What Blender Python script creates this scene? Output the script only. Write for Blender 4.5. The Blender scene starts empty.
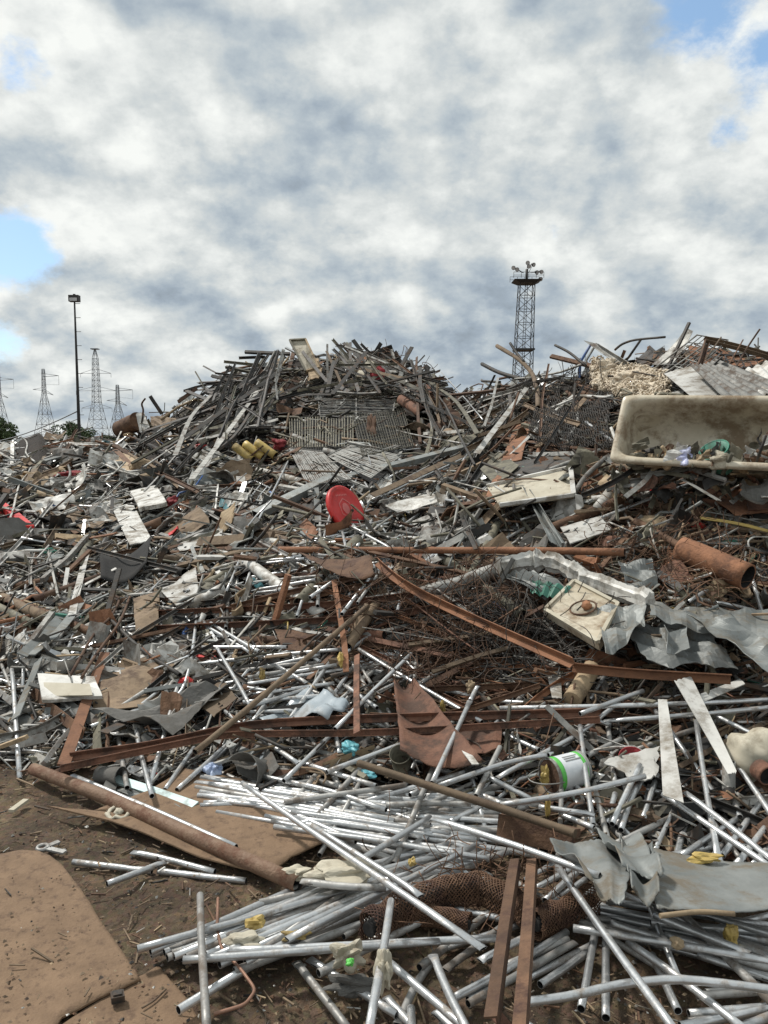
import bpy, math, random, bisect
from mathutils import Vector, noise, Matrix, Euler
R = random.Random(7)
sc = bpy.context.scene
COL = sc.collection
V = Vector
# ------------------------------------------------------------------ camera
CAMZ, F, PITCH = 1.7, 773.0, math.radians(5.3)
cp, sp = math.cos(PITCH), math.sin(PITCH)
cam = bpy.data.cameras.new('camera'); co = bpy.data.objects.new('camera', cam); COL.objects.link(co)
co.location = (0, 0, CAMZ); co.rotation_euler = (math.radians(90) - PITCH, 0, 0)
cam.sensor_fit = 'VERTICAL'; cam.sensor_height = 24; cam.lens = 24 * F / 1024
cam.clip_start = .05; cam.clip_end = 9000
sc.camera = co

def ray(u, v):
    a = (u - 384) / F; b = (512 - v) / F
    return V((a, cp + b * sp, -sp + b * cp))
def atY(u, v, Y):
    d = ray(u, v); return V((0, 0, CAMZ)) + d * (Y / d.y)
# ------------------------------------------------------------------ heap shape: distance of the slope in plan, by column
SS = [0, .1, .25, .45, .7, 1]
TAB = [  # column, crest row, base row, distances
 (0, 445, 745, [20, 14.5, 10, 7.3, 5.4]), (130, 437, 758, [20, 14.5, 10, 7.2, 5.3]),
 (190, 402, 770, [20, 16, 10.5, 7.2, 5.2]), (250, 368, 785, [20, 17, 11.5, 6.8, 5.0]),
 (350, 356, 810, [19.5, 17, 9.5, 6.0, 4.75]), (410, 366, 820, [19, 16.5, 9.3, 5.9, 4.6]),
 (450, 396, 825, [18, 12, 7.2, 5.6, 4.5]), (490, 390, 830, [15, 11, 7, 5.5, 4.4]),
 (550, 378, 835, [13, 10, 7, 5.5, 4.3]), (620, 366, 840, [11.5, 8.8, 6.8, 5.3, 4.25]),
 (700, 354, 845, [10.5, 8.2, 6.5, 5.2, 4.2]), (768, 358, 850, [10.5, 8.2, 6.5, 5.2, 4.2])]
US = [t[0] for t in TAB]
def groundY(v):
    b = (512 - v) / F; z = -sp + b * cp
    return (cp + b * sp) * CAMZ / (-z) if z < -1e-3 else 900.0
def colpar(u):
    if u <= 0: return TAB[0][1:]
    if u >= 768: return TAB[-1][1:]
    k = bisect.bisect_right(US, u) - 1
    a, b = TAB[k], TAB[k + 1]; t = (u - a[0]) / (b[0] - a[0])
    m = lambda x, y: x + (y - x) * t
    return m(a[1], b[1]), m(a[2], b[2]), [m(x, y) for x, y in zip(a[3], b[3])]
def surfY(u, v):
    vc, vb, ys = colpar(u)
    if v >= vb: return groundY(v)
    s = max(0, (v - vc) / (vb - vc))
    ys = list(ys) + [groundY(vb)]
    k = min(4, bisect.bisect_right(SS, s) - 1); t = (s - SS[k]) / (SS[k + 1] - SS[k])
    l0, l1 = math.log(ys[k]), math.log(ys[k + 1])
    w = min(1, (vb - v) / 60) * min(1, .35 + s * 6)
    h = noise.noise(V((u / 52, v / 30, 4.2))) + .55 * noise.noise(V((u / 21, v / 13, 8.1)))
    return math.exp(l0 + (l1 - l0) * t) * (1 + .034 * w * h)
def S(u, v): return atY(u, v, surfY(u, v))
def pt0(u, v, d=.0): return atY(u, v, surfY(u, v) - d)
def pt(u, v, d=.0):
    y = surfY(u, v); return atY(u, v, y - d * min(1.6, max(1, y / 6.5)))
def frame(u, v):
    eu = (S(u + 5, v) - S(u - 5, v)).normalized(); ev = (S(u, v - 5) - S(u, v + 5)).normalized()
    n = eu.cross(ev).normalized()
    if n.z < 0: n = -n
    return eu, ev, n
# ------------------------------------------------------------------ materials
def nt_new(name):
    m = bpy.data.materials.new(name); m.use_nodes = True
    nt = m.node_tree; nt.nodes.clear()
    return m, nt
MATS = {}
def mat(name, c1, c2, rough=.6, metal=0., scale=6., dirt=None, damt=.0, dscale=3., bump=.25, bscale=40., vary=.25, island=False, streak=None):
    m, nt = nt_new(name); N = nt.nodes.new; L = nt.links.new
    out = N('ShaderNodeOutputMaterial'); p = N('ShaderNodeBsdfPrincipled'); L(p.outputs[0], out.inputs[0])
    tc = N('ShaderNodeTexCoord')
    if island:
        gi = N('ShaderNodeNewGeometry'); rnd = gi.outputs['Random Per Island']
    else:
        oi = N('ShaderNodeObjectInfo'); rnd = oi.outputs['Random']
    off = N('ShaderNodeVectorMath'); off.operation = 'ADD'
    mul = N('ShaderNodeMath'); mul.operation = 'MULTIPLY'; mul.inputs[1].default_value = 37.
    L(rnd, mul.inputs[0]); L(tc.outputs['Object'], off.inputs[0]); L(mul.outputs[0], off.inputs[1])
    vec = off.outputs[0]
    n1 = N('ShaderNodeTexNoise'); n1.inputs['Scale'].default_value = scale; n1.inputs['Detail'].default_value = 7; n1.inputs['Roughness'].default_value = .65
    L(vec, n1.inputs['Vector'])
    r1 = N('ShaderNodeMapRange'); r1.inputs[1].default_value = .35; r1.inputs[2].default_value = .65; L(n1.outputs['Fac'], r1.inputs[0])
    mx = N('ShaderNodeMix'); mx.data_type = 'RGBA'; mx.inputs['A'].default_value = (*c1, 1); mx.inputs['B'].default_value = (*c2, 1); L(r1.outputs[0], mx.inputs['Factor'])
    colr = mx.outputs['Result']
    hs = N('ShaderNodeHueSaturation'); L(colr, hs.inputs['Color'])
    mr = N('ShaderNodeMapRange'); mr.inputs[3].default_value = 1 - vary; mr.inputs[4].default_value = 1 + vary; L(rnd, mr.inputs[0]); L(mr.outputs[0], hs.inputs['Value'])
    colr = hs.outputs[0]
    mt = None
    if dirt:
        n2 = N('ShaderNodeTexNoise'); n2.inputs['Scale'].default_value = dscale; n2.inputs['Detail'].default_value = 10; n2.inputs['Roughness'].default_value = .72
        L(vec, n2.inputs['Vector'])
        r2 = N('ShaderNodeMapRange'); r2.inputs[1].default_value = .62 - damt * .3; r2.inputs[2].default_value = .75 - damt * .3; r2.clamp = True
        r2.inputs[4].default_value = .9
        L(n2.outputs['Fac'], r2.inputs[0])
        m2 = N('ShaderNodeMix'); m2.data_type = 'RGBA'; L(r2.outputs[0], m2.inputs['Factor']); L(colr, m2.inputs['A']); m2.inputs['B'].default_value = (*dirt, 1)
        colr = m2.outputs['Result']
        if metal:
            mm = N('ShaderNodeMapRange'); L(r2.outputs[0], mm.inputs[0]); mm.inputs[3].default_value = metal; mm.inputs[4].default_value = 0
            L(mm.outputs[0], p.inputs['Metallic']); mt = 1
        rr = N('ShaderNodeMapRange'); L(r2.outputs[0], rr.inputs[0]); rr.inputs[3].default_value = rough; rr.inputs[4].default_value = .9; L(rr.outputs[0], p.inputs['Roughness'])
    else:
        p.inputs['Roughness'].default_value = rough
    if not mt: p.inputs['Metallic'].default_value = metal
    L(colr, p.inputs['Base Color'])
    if bump:
        nb = N('ShaderNodeTexNoise'); nb.inputs['Scale'].default_value = bscale; nb.inputs['Detail'].default_value = 6; L(vec, nb.inputs['Vector'])
        bp = N('ShaderNodeBump'); bp.inputs['Strength'].default_value = bump; bp.inputs['Distance'].default_value = .01; L(nb.outputs['Fac'], bp.inputs['Height']); L(bp.outputs[0], p.inputs['Normal'])
    MATS[name] = m
    return m
DIRT = (.075, .047, .03)
def both(name, *a, **k):
    mat(name, *a, **k); mat(name + '_s', *a, island=True, **k)
both('alu', (.64, .65, .65), (.46, .47, .47), .36, .76, 16, dirt=(.22, .18, .14), damt=.30, dscale=11, bump=.12, bscale=60, vary=.18)
both('aludirty', (.44, .435, .415), (.29, .285, .27), .5, .45, 9, dirt=(.14, .11, .085), damt=.45, dscale=8, bump=.2, vary=.25)
both('galv', (.145, .158, .153), (.26, .272, .262), .55, .25, 4, dirt=(.15, .125, .09), damt=.42, dscale=5, bump=.3, bscale=30, vary=.22)
both('steel', (.17, .17, .158), (.33, .325, .30), .6, .3, 7, dirt=(.10, .07, .05), damt=.45, dscale=6, bump=.3, vary=.45)
both('dark', (.022, .021, .02), (.055, .05, .043), .65, .1, 7, dirt=(.11, .07, .045), damt=.35, dscale=6, bump=.3, vary=.5)
both('rust', (.095, .053, .031), (.165, .090, .051), .85, 0, 11, dirt=(.06, .03, .022), damt=.4, dscale=7, bump=.5, bscale=80, vary=.35)
both('redrust', (.15, .066, .040), (.235, .115, .070), .8, 0, 11, dirt=(.07, .042, .03), damt=.55, dscale=7, bump=.4, bscale=80, vary=.2)
both('orange', (.31, .145, .075), (.21, .098, .052), .85, 0, 9, dirt=(.11, .055, .035), damt=.35, dscale=6, bump=.5, bscale=70, vary=.3)
both('brown', (.15, .108, .070), (.23, .165, .105), .85, 0, 8, dirt=(.08, .05, .035), damt=.35, dscale=5, bump=.4, vary=.35)
both('white', (.60, .59, .55), (.43, .42, .39), .5, 0, 5, dirt=(.20, .17, .13), damt=.48, dscale=5, bump=.12, vary=.2)
both('tan', (.42, .32, .20), (.32, .23, .14), .8, 0, 7, dirt=(.15, .11, .07), damt=.35, dscale=5, bump=.3, vary=.3)
both('olive', (.09, .084, .06), (.18, .165, .12), .75, .1, 8, dirt=(.05, .045, .035), damt=.4, dscale=6, bump=.35, vary=.45)
both('yellow', (.52, .38, .11), (.42, .30, .10), .5, 0, 6, dirt=(.2, .15, .07), damt=.3, bump=.1, vary=.15)
both('red', (.62, .035, .03), (.50, .03, .028), .45, 0, 6, dirt=(.2, .06, .045), damt=.2, bump=.1, vary=.15)
both('blue', (.06, .13, .33), (.05, .10, .24), .5, 0, 6, dirt=(.1, .1, .1), damt=.2, bump=.1, vary=.2)
both('green', (.05, .22, .15), (.04, .15, .11), .5, 0, 6, dirt=(.1, .09, .06), damt=.25, bump=.1, vary=.2)
mat('redcloth', (.32, .03, .035), (.22, .025, .03), .8, 0, 6, bump=.2)
mat('lilac', (.40, .42, .62), (.55, .56, .68), .5, 0, 14, bump=.2)
mat('bluebag', (.35, .45, .68), (.5, .58, .72), .45, 0, 20, bump=.2)
mat('tealbag', (.10, .42, .50), (.2, .5, .55), .45, 0, 20, bump=.2)
mat('teal', (.34, .45, .45), (.42, .52, .52), .45, .2, 8, dirt=(.25, .24, .2), damt=.25, bump=.1)
mat('aqua', (.03, .12, .14), (.04, .17, .19), .45, 0, 8, bump=.1)
mat('plastic', (.50, .56, .60), (.36, .42, .46), .25, 0, 7, dirt=(.25, .25, .24), damt=.25, bump=.1)
mat('enamel', (.64, .58, .46), (.50, .43, .31), .35, 0, 4, dirt=(.22, .155, .095), damt=.54, dscale=3.2, bump=.08, vary=0)
mat('wool', (.58, .49, .37), (.72, .63, .50), .95, 0, 9, dirt=(.24, .17, .11), damt=.3, dscale=7, bump=.7, bscale=50, vary=.05)
mat('plate', (.235, .152, .090), (.165, .104, .060), .85, 0, 9, dirt=(.11, .068, .043), damt=.34, dscale=26, bump=.35, bscale=90, vary=.06)
mat('pipebrown', (.16, .10, .065), (.22, .14, .09), .7, .1, 8, dirt=(.13, .06, .035), damt=.5, dscale=9, bump=.45, bscale=90, vary=.1)
mat('cream', (.52, .48, .38), (.42, .38, .29), .7, 0, 5, dirt=(.2, .16, .11), damt=.35, bump=.1, vary=.1)
mat('labelwhite', (.74, .76, .77), (.62, .65, .67), .4, 0, 16, dirt=(.4, .38, .34), damt=.15, bump=.1, vary=0)
mat('labelgreen', (.12, .55, .09), (.10, .45, .08), .4, 0, 16, bump=.1, vary=0)
mat('badge', (.66, .17, .15), (.6, .13, .12), .4, 0, 16, bump=.1, vary=0)
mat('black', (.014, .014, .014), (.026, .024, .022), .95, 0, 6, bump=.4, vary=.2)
mat('mastdark', (.035, .034, .033), (.05, .047, .045), .6, .3, 3, bump=0)
mat('pylongrey', (.24, .26, .28), (.28, .30, .32), .6, .3, 3, bump=0)
mat('copper', (.34, .19, .13), (.26, .14, .09), .5, .3, 16, dirt=(.12, .07, .05), damt=.3, bump=.1, vary=.1)
mat('leafdark', (.035, .06, .02), (.06, .09, .03), .8, 0, 2, bump=0, vary=.5, island=True)
mat('bark', (.08, .06, .045), (.11, .08, .06), .9, 0, 5, bump=.4)
mat('lens', (.5, .5, .5), (.4, .4, .4), .2, 0, 5, bump=0)
mat('dead', (.30, .23, .14), (.2, .15, .1), .9, 0, 9, bump=.3, vary=.3, island=True)
mat('dustsheet', (.13, .125, .115), (.08, .075, .065), .75, 0, 6, dirt=(.16, .12, .09), damt=.35, bump=.4)
# ------------------------------------------------------------------ mesh builder
def recalc_axis(d):
    a = V((0, 0, 1)) if abs(d.z) < .9 else V((1, 0, 0))
    x = d.cross(a).normalized(); return x, d.cross(x).normalized()
def P_len(p): return sum((p[i + 1] - p[i]).length for i in range(len(p) - 1))
class MB:
    def __init__(s): s.v = []; s.f = []; s.m = []; s.s = []
    def face(s, idx, m=0, sm=False): s.f.append(idx); s.m.append(m); s.s.append(sm)
    def box(s, c, ax, ay, az, m=0):   # half-extent vectors
        b = len(s.v)
        for k in (-1, 1):
            for j in (-1, 1):
                for i in (-1, 1): s.v.append(c + ax * i + ay * j + az * k)
        for q in ((0, 2, 3, 1), (4, 5, 7, 6), (0, 1, 5, 4), (2, 6, 7, 3), (0, 4, 6, 2), (1, 3, 7, 5)): s.face([b + i for i in q], m)
    def sweep(s, pts, prof, m=0, smooth=False, closed_ends=True, scl=None, up=None, jit=0):
        n = len(prof); b = len(s.v); K = len(pts)
        d0 = (pts[1] - pts[0]).normalized()
        if up is not None:
            x = (up - d0 * up.dot(d0))
            x = x.normalized() if x.length > 1e-4 else recalc_axis(d0)[0]
            y = d0.cross(x).normalized()
        else: x, y = recalc_axis(d0)
        for k, p in enumerate(pts):
            d = (pts[min(K - 1, k + 1)] - pts[max(0, k - 1)]).normalized()
            x = (x - d * x.dot(d)).normalized(); y = d.cross(x)
            q = scl[k] if scl else 1
            qx, qy = q if isinstance(q, tuple) else (q, q)
            for (a, c) in prof: s.v.append(p + x * (a * qx) + y * (c * qy))
        for k in range(K - 1):
            for i in range(n):
                j = (i + 1) % n
                s.face([b + k * n + i, b + k * n + j, b + (k + 1) * n + j, b + (k + 1) * n + i], m, smooth)
        if closed_ends:
            s.face([b + i for i in range(n)][::-1], m); s.face([b + (K - 1) * n + i for i in range(n)], m)
        return b
    def tube(s, pts, r, m=0, sides=10, hollow=True, scl=None, mi=None, wall=.13):
        prof = [(r * math.cos(2 * math.pi * i / sides), r * math.sin(2 * math.pi * i / sides)) for i in range(sides)]
        K = len(pts); n = sides
        b = s.sweep(pts, prof, m, True, not hollow, scl)
        if hollow:
            for e, (k, nb) in enumerate(((0, 1), (K - 1, K - 2))):
                d = (pts[nb] - pts[k]).normalized(); base = b + k * n; c = pts[k]
                i1 = len(s.v)
                for i in range(n): s.v.append(c + (s.v[base + i] - c) * (1 - wall))
                dep = min(r * 4, (P_len(pts)) * .45)
                for i in range(n): s.v.append(s.v[i1 + i] + d * dep)
                for i in range(n):
                    j = (i + 1) % n
                    q = [base + i, i1 + i, i1 + j, base + j]; q2 = [i1 + i, i1 + n + i, i1 + n + j, i1 + j]
                    if e: q.reverse(); q2.reverse()
                    s.face(q, m); s.face(q2, m if mi is None else mi)
                s.face([i1 + n + i for i in range(n)], m if mi is None else mi)
    def grid(s, P, th=.002, m=0, smooth=False):   # P[i][j] points -> two-sided sheet with rim
        ni, nj = len(P), len(P[0]); b = len(s.v)
        def nrm(i, j):
            a = P[min(ni - 1, i + 1)][j] - P[max(0, i - 1)][j]; c = P[i][min(nj - 1, j + 1)] - P[i][max(0, j - 1)]
            q = a.cross(c); return q.normalized() if q.length > 1e-9 else V((0, 0, 1))
        for i in range(ni):
            for j in range(nj): s.v.append(P[i][j])
        for i in range(ni):
            for j in range(nj): s.v.append(P[i][j] - nrm(i, j) * th)
        o = ni * nj; ix = lambda i, j: b + i * nj + j
        for i in range(ni - 1):
            for j in range(nj - 1):
                s.face([ix(i, j), ix(i + 1, j), ix(i + 1, j + 1), ix(i, j + 1)], m, smooth)
                s.face([o + ix(i, j), o + ix(i, j + 1), o + ix(i + 1, j + 1), o + ix(i + 1, j)], m, smooth)
        for i in range(ni - 1):
            s.face([ix(i, 0), o + ix(i, 0), o + ix(i + 1, 0), ix(i + 1, 0)], m)
            s.face([ix(i, nj - 1), ix(i + 1, nj - 1), o + ix(i + 1, nj - 1), o + ix(i, nj - 1)], m)
        for j in range(nj - 1):
            s.face([ix(0, j), ix(0, j + 1), o + ix(0, j + 1), o + ix(0, j)], m)
            s.face([ix(ni - 1, j), o + ix(ni - 1, j), o + ix(ni - 1, j + 1), ix(ni - 1, j + 1)], m)
    def slab(s, pts, n, th, m=0):
        b = len(s.v); k = len(pts)
        s.v += list(pts) + [p - n * th for p in pts]
        s.face([b + i for i in range(k)], m); s.face([b + k + i for i in range(k)][::-1], m)
        for i in range(k):
            j = (i + 1) % k; s.face([b + i, b + k + i, b + k + j, b + j], m)
    def stone(s, c, r, m=0):
        b = len(s.v)
        for k in range(6):
            a = [(1, 0, 0), (-1, 0, 0), (0, 1, 0), (0, -1, 0), (0, 0, 1), (0, 0, -1)][k]
            s.v.append(c + V((a[0] * R.uniform(.6, 1.3) + R.uniform(-.3, .3), a[1] * R.uniform(.6, 1.3) + R.uniform(-.3, .3), a[2] * R.uniform(.4, .9))) * r)
        for q in ((0, 2, 4), (2, 1, 4), (1, 3, 4), (3, 0, 4), (2, 0, 5), (1, 2, 5), (3, 1, 5), (0, 3, 5)): s.face([b + i for i in q], m)
CNT = {}
def fin(mb, name, mats, label=None, cat=None, group=None, kind=None, parent=None, origin=None):
    if not mb.v: return None
    if isinstance(mats, str): mats = [mats]
    if origin is None:
        lo = V([min(v[i] for v in mb.v) for i in range(3)]); hi = V([max(v[i] for v in mb.v) for i in range(3)])
        origin = (lo + hi) / 2; origin.z = lo.z
    me = bpy.data.meshes.new(name)
    me.from_pydata([tuple(v - origin) for v in mb.v], [], mb.f)
    for q in mats: me.materials.append(MATS[q])
    me.polygons.foreach_set('material_index', mb.m); me.polygons.foreach_set('use_smooth', mb.s)
    me.update()
    o = bpy.data.objects.new(name, me); COL.objects.link(o)
    o.location = origin - (PO[parent.name] if parent else V((0, 0, 0)))
    if parent: o.parent = parent
    PO[o.name] = origin
    tag(o, label, cat, group, kind); return o
PO = {}
def tag(o, label, cat, group=None, kind=None):
    if label: o['label'] = label
    if cat:
        o['category'] = cat
        if not kind and o.parent is None: o['kind'] = 'thing'
    if group: o['group'] = group
    if kind: o['kind'] = kind
def thing(name, loc, label, cat, group=None):
    o = bpy.data.objects.new(name, None); COL.objects.link(o); o.location = loc; o.empty_display_size = .1
    PO[o.name] = V(loc); tag(o, label, cat, group); return o
# ------------------------------------------------------------------ auto labels
LM = [(344, 509, 'the red disc'), (640, 430, 'the bathtub'), (745, 440, 'the bathtub rim'), (620, 375, 'the fluffy insulation'), (720, 380, 'the corrugated roofing'), (560, 425, 'the black netting'),
 (320, 432, 'the upright slatted grate'), (380, 435, 'the rusty mesh panel'), (340, 465, 'the lower slatted grates'), (258, 451, 'the yellow cylinders'), (310, 355, 'the tan wooden tray'), (130, 525, 'the pale bent panel'),
 (150, 500, 'the white tiled slab'), (128, 568, 'the black curved sheet'), (125, 465, 'the orange cardboard sheet'), (127, 425, 'the brown drum'), (12, 518, 'the red box beam'), (70, 480, 'the red rag'),
 (70, 690, 'the pale grey casing'), (170, 705, 'the crumpled dirty bonnet'), (250, 535, 'the brown folded plate'), (460, 551, 'the long brown pipe'), (500, 620, 'the bent orange bar'), (470, 650, 'the rusty wire tangle'),
 (260, 615, 'the paired rusty rails'), (310, 705, 'the pale blue plastic'), (435, 730, 'the curved rusty plate'), (400, 730, 'the long red beams'), (340, 660, 'the yellow rag'), (262, 675, 'the yellow tag'), (185, 683, 'the red cap'),
 (575, 770, 'the paint tin'), (668, 750, 'the narrow white strip'), (705, 730, 'the notched white strip'), (630, 752, 'the dark red bowl'), (755, 755, 'the beige sack'), (700, 790, 'the black netting sheet'),
 (610, 865, 'the crumpled galvanised sheet'), (720, 885, 'the flat galvanised end'), (680, 630, 'the torn grey cladding'), (575, 610, 'the dirty white box'), (560, 575, 'the crumpled white duct'), (715, 560, 'the rusty cylinder'),
 (740, 495, 'the folded rust sheet'), (535, 485, 'the cream framed panel'), (545, 525, 'the silver torn strip'), (520, 445, 'the rusty girder'), (520, 360, 'the crooked brown pipe'), (460, 400, 'the thin white pole'),
 (430, 790, 'the ribbed rebar'), (440, 910, 'the rusty mesh roll'), (515, 940, 'the rusty angle posts'), (165, 825, 'the long rusty pipe'), (200, 840, 'the brown steel plate'), (235, 960, 'the copper wire'),
 (205, 960, 'the dented standing tube'), (242, 790, 'the grey funnel'), (213, 770, 'the blue bag'), (60, 940, 'the rounded steel plate'), (150, 800, 'the teal strip'), (360, 890, 'the long slanting tube'), (350, 970, 'the black glove'),
 (60, 560, 'the pale bent bars'), (110, 620, 'the bent brown rods'), (25, 600, 'the grey scrap bank'), (30, 650, 'the angled white pipe'), (200, 565, 'the white downpipe'), (170, 585, 'the white shelf'), (400, 500, 'the white door leaf'), (650, 470, 'the heaped rags')]
LM = [(a, b, c.replace('upright foreground', 'dented standing')) for a, b, c in LM]
PEND = []
def autolabel(o, noun, ends, extra=''):
    (u1, v1), (u2, v2) = ends
    PEND.append((o, noun, u1, v1, u2, v2, extra))
def resolve_labels():
    seen = {}
    for (o, noun, u1, v1, u2, v2, extra) in PEND:
        uc, vc_ = (u1 + u2) / 2, (v1 + v2) / 2
        L = math.hypot(u2 - u1, v2 - v1); s = abs(v2 - v1) / (abs(u2 - u1) + 1e-3)
        ln = 'very long' if L > 200 else 'long' if L > 100 else 'short' if L < 35 else ''
        sl = 'lying level' if s < .18 else 'slanting' if s < .8 else 'steeply slanting' if s < 2.5 else 'upright'
        c = sorted(LM, key=lambda m: math.hypot(m[0] - uc, (m[1] - vc_) * 1.3))
        a = c[0]; du, dv = uc - a[0], vc_ - a[1]; D = math.hypot(du, dv)
        rel = 'against' if D < 16 else ('above' if dv < 0 else 'below') if abs(dv) > abs(du) * .8 else 'beside'
        txt = ' '.join(x for x in (ln, extra, noun, sl, rel, a[2]) if x)
        seen.setdefault(txt, []).append((o, vc_, uc, c))
    # second round: split look-alikes by their second landmark
    fin2 = {}
    for t, li in seen.items():
        if len(li) == 1: fin2.setdefault(t, []).append(li[0]); continue
        for it in li:
            t2 = t + ', towards ' + it[3][1][2]
            fin2.setdefault(t2 if len(t2.split()) <= 14 else t + ', towards ' + it[3][1][2].replace('the ', ''), []).append(it)
    ORD = ['topmost', 'second highest', 'third highest', 'fourth highest', 'fifth highest', 'sixth highest', 'seventh highest']
    for t, li in fin2.items():
        li.sort(key=lambda q: q[1])
        n = len(li)
        for k, it in enumerate(li):
            if n == 1: s = t
            elif n == 2: s = ('upper ' if k == 0 else 'lower ') + t
            else: s = (('lowest' if k == n - 1 else ORD[k] if k < 7 else 'low') + ' ' + t)
            it[0]['label'] = ' '.join(s.split()[:16])
TN = {'alu': 'silver tube', 'aludirty': 'dirty grey tube', 'steel': 'grey steel tube', 'dark': 'dark tube', 'rust': 'rusty tube'}
# ------------------------------------------------------------------ linear scrap
def clear(a, b, r, layer, uv):
    """push a straight piece towards the viewer's side of the slope until it lies on it"""
    (u1, v1), (u2, v2) = uv; need = 0
    for k in range(9):
        t = k / 8; p = a.lerp(b, t); dy = p.y
        q = p - V((0, 0, CAMZ)); f = q.y * cp - q.z * sp; up = q.y * sp + q.z * cp
        uu = 384 + F * q.x / f; vv = 512 - F * up / f
        need = max(need, dy - surfY(uu, vv))
    return need
def line_pts(uv, d, seg=6, wob=.0):
    P = []
    for (u, v) in uv: P.append(pt(u, v, d))
    need = 0
    for i in range(len(uv) - 1): need = max(need, clear(P[i], P[i + 1], 0, 0, (uv[i], uv[i + 1])))
    if need > 0: P = [atY(u, v, max(.5, surfY(u, v) - d - need * 1.0)) for (u, v) in uv]
    out = []
    for i in range(len(P) - 1):
        k = seg if len(P) == 2 else max(3, seg // 2)
        for j in range(k): out.append(P[i].lerp(P[i + 1], j / k))
    out.append(P[-1])
    if len(P) > 2:  # round the bends
        for _ in range(2): out = [out[0]] + [(out[i - 1] + out[i] * 2 + out[i + 1]) / 4 for i in range(1, len(out) - 1)] + [out[-1]]
    if wob:
        n = len(out); ph = R.uniform(0, 6)
        w = V((R.uniform(-1, 1), R.uniform(-1, 1), R.uniform(-1, 1))).normalized()
        L = (P[-1] - P[0]).length
        for i in range(n):
            t = i / (n - 1); out[i] = out[i] + w * wob * L * (math.sin(t * math.pi) + .35 * math.sin(t * 9 + ph))
    return out
def tube(uv, d=.04, r=.0122, m='alu', wob=.003, name='metal_tube', label=None, cat='tube', group='loose metal tubes', crush=None, sides=12, seg=8, noun=None, hollow=True, extra=''):
    if len(uv) == 2 and R.random() < .16 and r < .02:
        q = R.uniform(.3, .7); (a0, b0), (a1, b1) = uv; k = R.uniform(-.035, .035)
        uv = [uv[0], (a0 + (a1 - a0) * q - (b1 - b0) * k, b0 + (b1 - b0) * q + (a1 - a0) * k), uv[1]]
    P = line_pts(uv, d, seg, wob)
    scl = [(1 + R.uniform(-.03, .03), 1 + R.uniform(-.03, .03)) for _ in P]
    if crush is None: crush = r < .02 and R.random() < .3
    if crush and len(P) > 3:
        e = R.choice([0, -1]); scl[e] = (1.35, .3)
    if R.random() < .3 and len(P) > 4:
        k = R.randrange(2, len(P) - 2); scl[k] = (1.08, .78)
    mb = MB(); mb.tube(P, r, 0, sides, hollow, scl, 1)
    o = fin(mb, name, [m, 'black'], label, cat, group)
    if not label: autolabel(o, noun or TN.get(m, 'tube'), (uv[0], uv[-1]), extra)
    return o
def prof_flat(w, t): return [(-t, -w), (t, -w), (t, w), (-t, w)]
def prof_L(w, t): return [(0, 0), (w, 0), (w, t), (t, t), (t, w), (0, w)]
def prof_C(w, h, t): return [(0, -w), (h, -w), (h, -w + t), (t, -w + t), (t, w - t), (h, w - t), (h, w), (0, w)]
def prof_I(w, h, t): return [(-h, -w), (-h + t, -w), (-h + t, -t / 2), (h - t, -t / 2), (h - t, -w), (h, -w), (h, w), (h - t, w), (h - t, t / 2), (-h + t, t / 2), (-h + t, w), (-h, w)]
def prof_box(w, h): return [(-h, -w), (h, -w), (h, w), (-h, w)]
def bar(uv, prof, m='rust', d=.1, name='rusty_bar', label=None, cat='bar', group='rusty bars and rails', wob=.004, up=None, noun='rusty bar', extra='', seg=6, parent=None):
    P = line_pts(uv, d, seg, wob)
    mb = MB(); mb.sweep(P, prof, 0, False, True, None, up or V((R.uniform(-.5, .5), -.7, R.uniform(.2, 1))))
    o = fin(mb, name, m, label, cat, group)
    if not label: autolabel(o, noun, (uv[0], uv[-1]), extra)
    return o
def tri(x): x = x % 1.0; return abs(x * 2 - 1) * 2 - 1
def folds(k, f, seed):
    q = random.Random(seed)
    return [(V((q.uniform(-1, 1), q.uniform(-1, 1), q.uniform(-.3, .3))).normalized() * f * q.uniform(.6, 1.6), q.random(), q.uniform(.3, 1)) for _ in range(k)]
def sheet_grid(C, nx=12, ny=8, amp=.03, seed=0, curl=0., ragged=.0, f=4, corr=None, rnd=.5):
    """C: four world corners in order; a bent, creased sheet between them"""
    A, B, Cc, D = C
    n = (B - A).cross(D - A).normalized(); Lx = (B - A).length; Ly = (D - A).length
    fl = folds(4, f, seed); rg = random.Random(seed)
    P = []
    for i in range(nx + 1):
        a = i / nx; row = []
        for j in range(ny + 1):
            b = j / ny
            aa = min(1, max(0, a + (ragged * rg.uniform(-1, 1) if i in (0, nx) else 0))); bb = min(1, max(0, b + (ragged * rg.uniform(-1, 1) if j in (0, ny) else 0)))
            p = A.lerp(B, aa).lerp(D.lerp(Cc, aa), bb)
            h = 0; l = V((a * Lx, b * Ly, 0))
            for w, ph, am in fl: h += tri(w.dot(l) + ph) * am
            h = h / 2.2 * amp
            h += amp * rnd * noise.noise(V((a * Lx * f, b * Ly * f, seed * 3.7)))
            h += curl * (math.sin(a * math.pi) - .5)
            if corr: h += corr[0] * math.sin((a if corr[2] else b) * corr[1] * 2 * math.pi)
            row.append(p + n * h)
        P.append(row)
    return P
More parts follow.
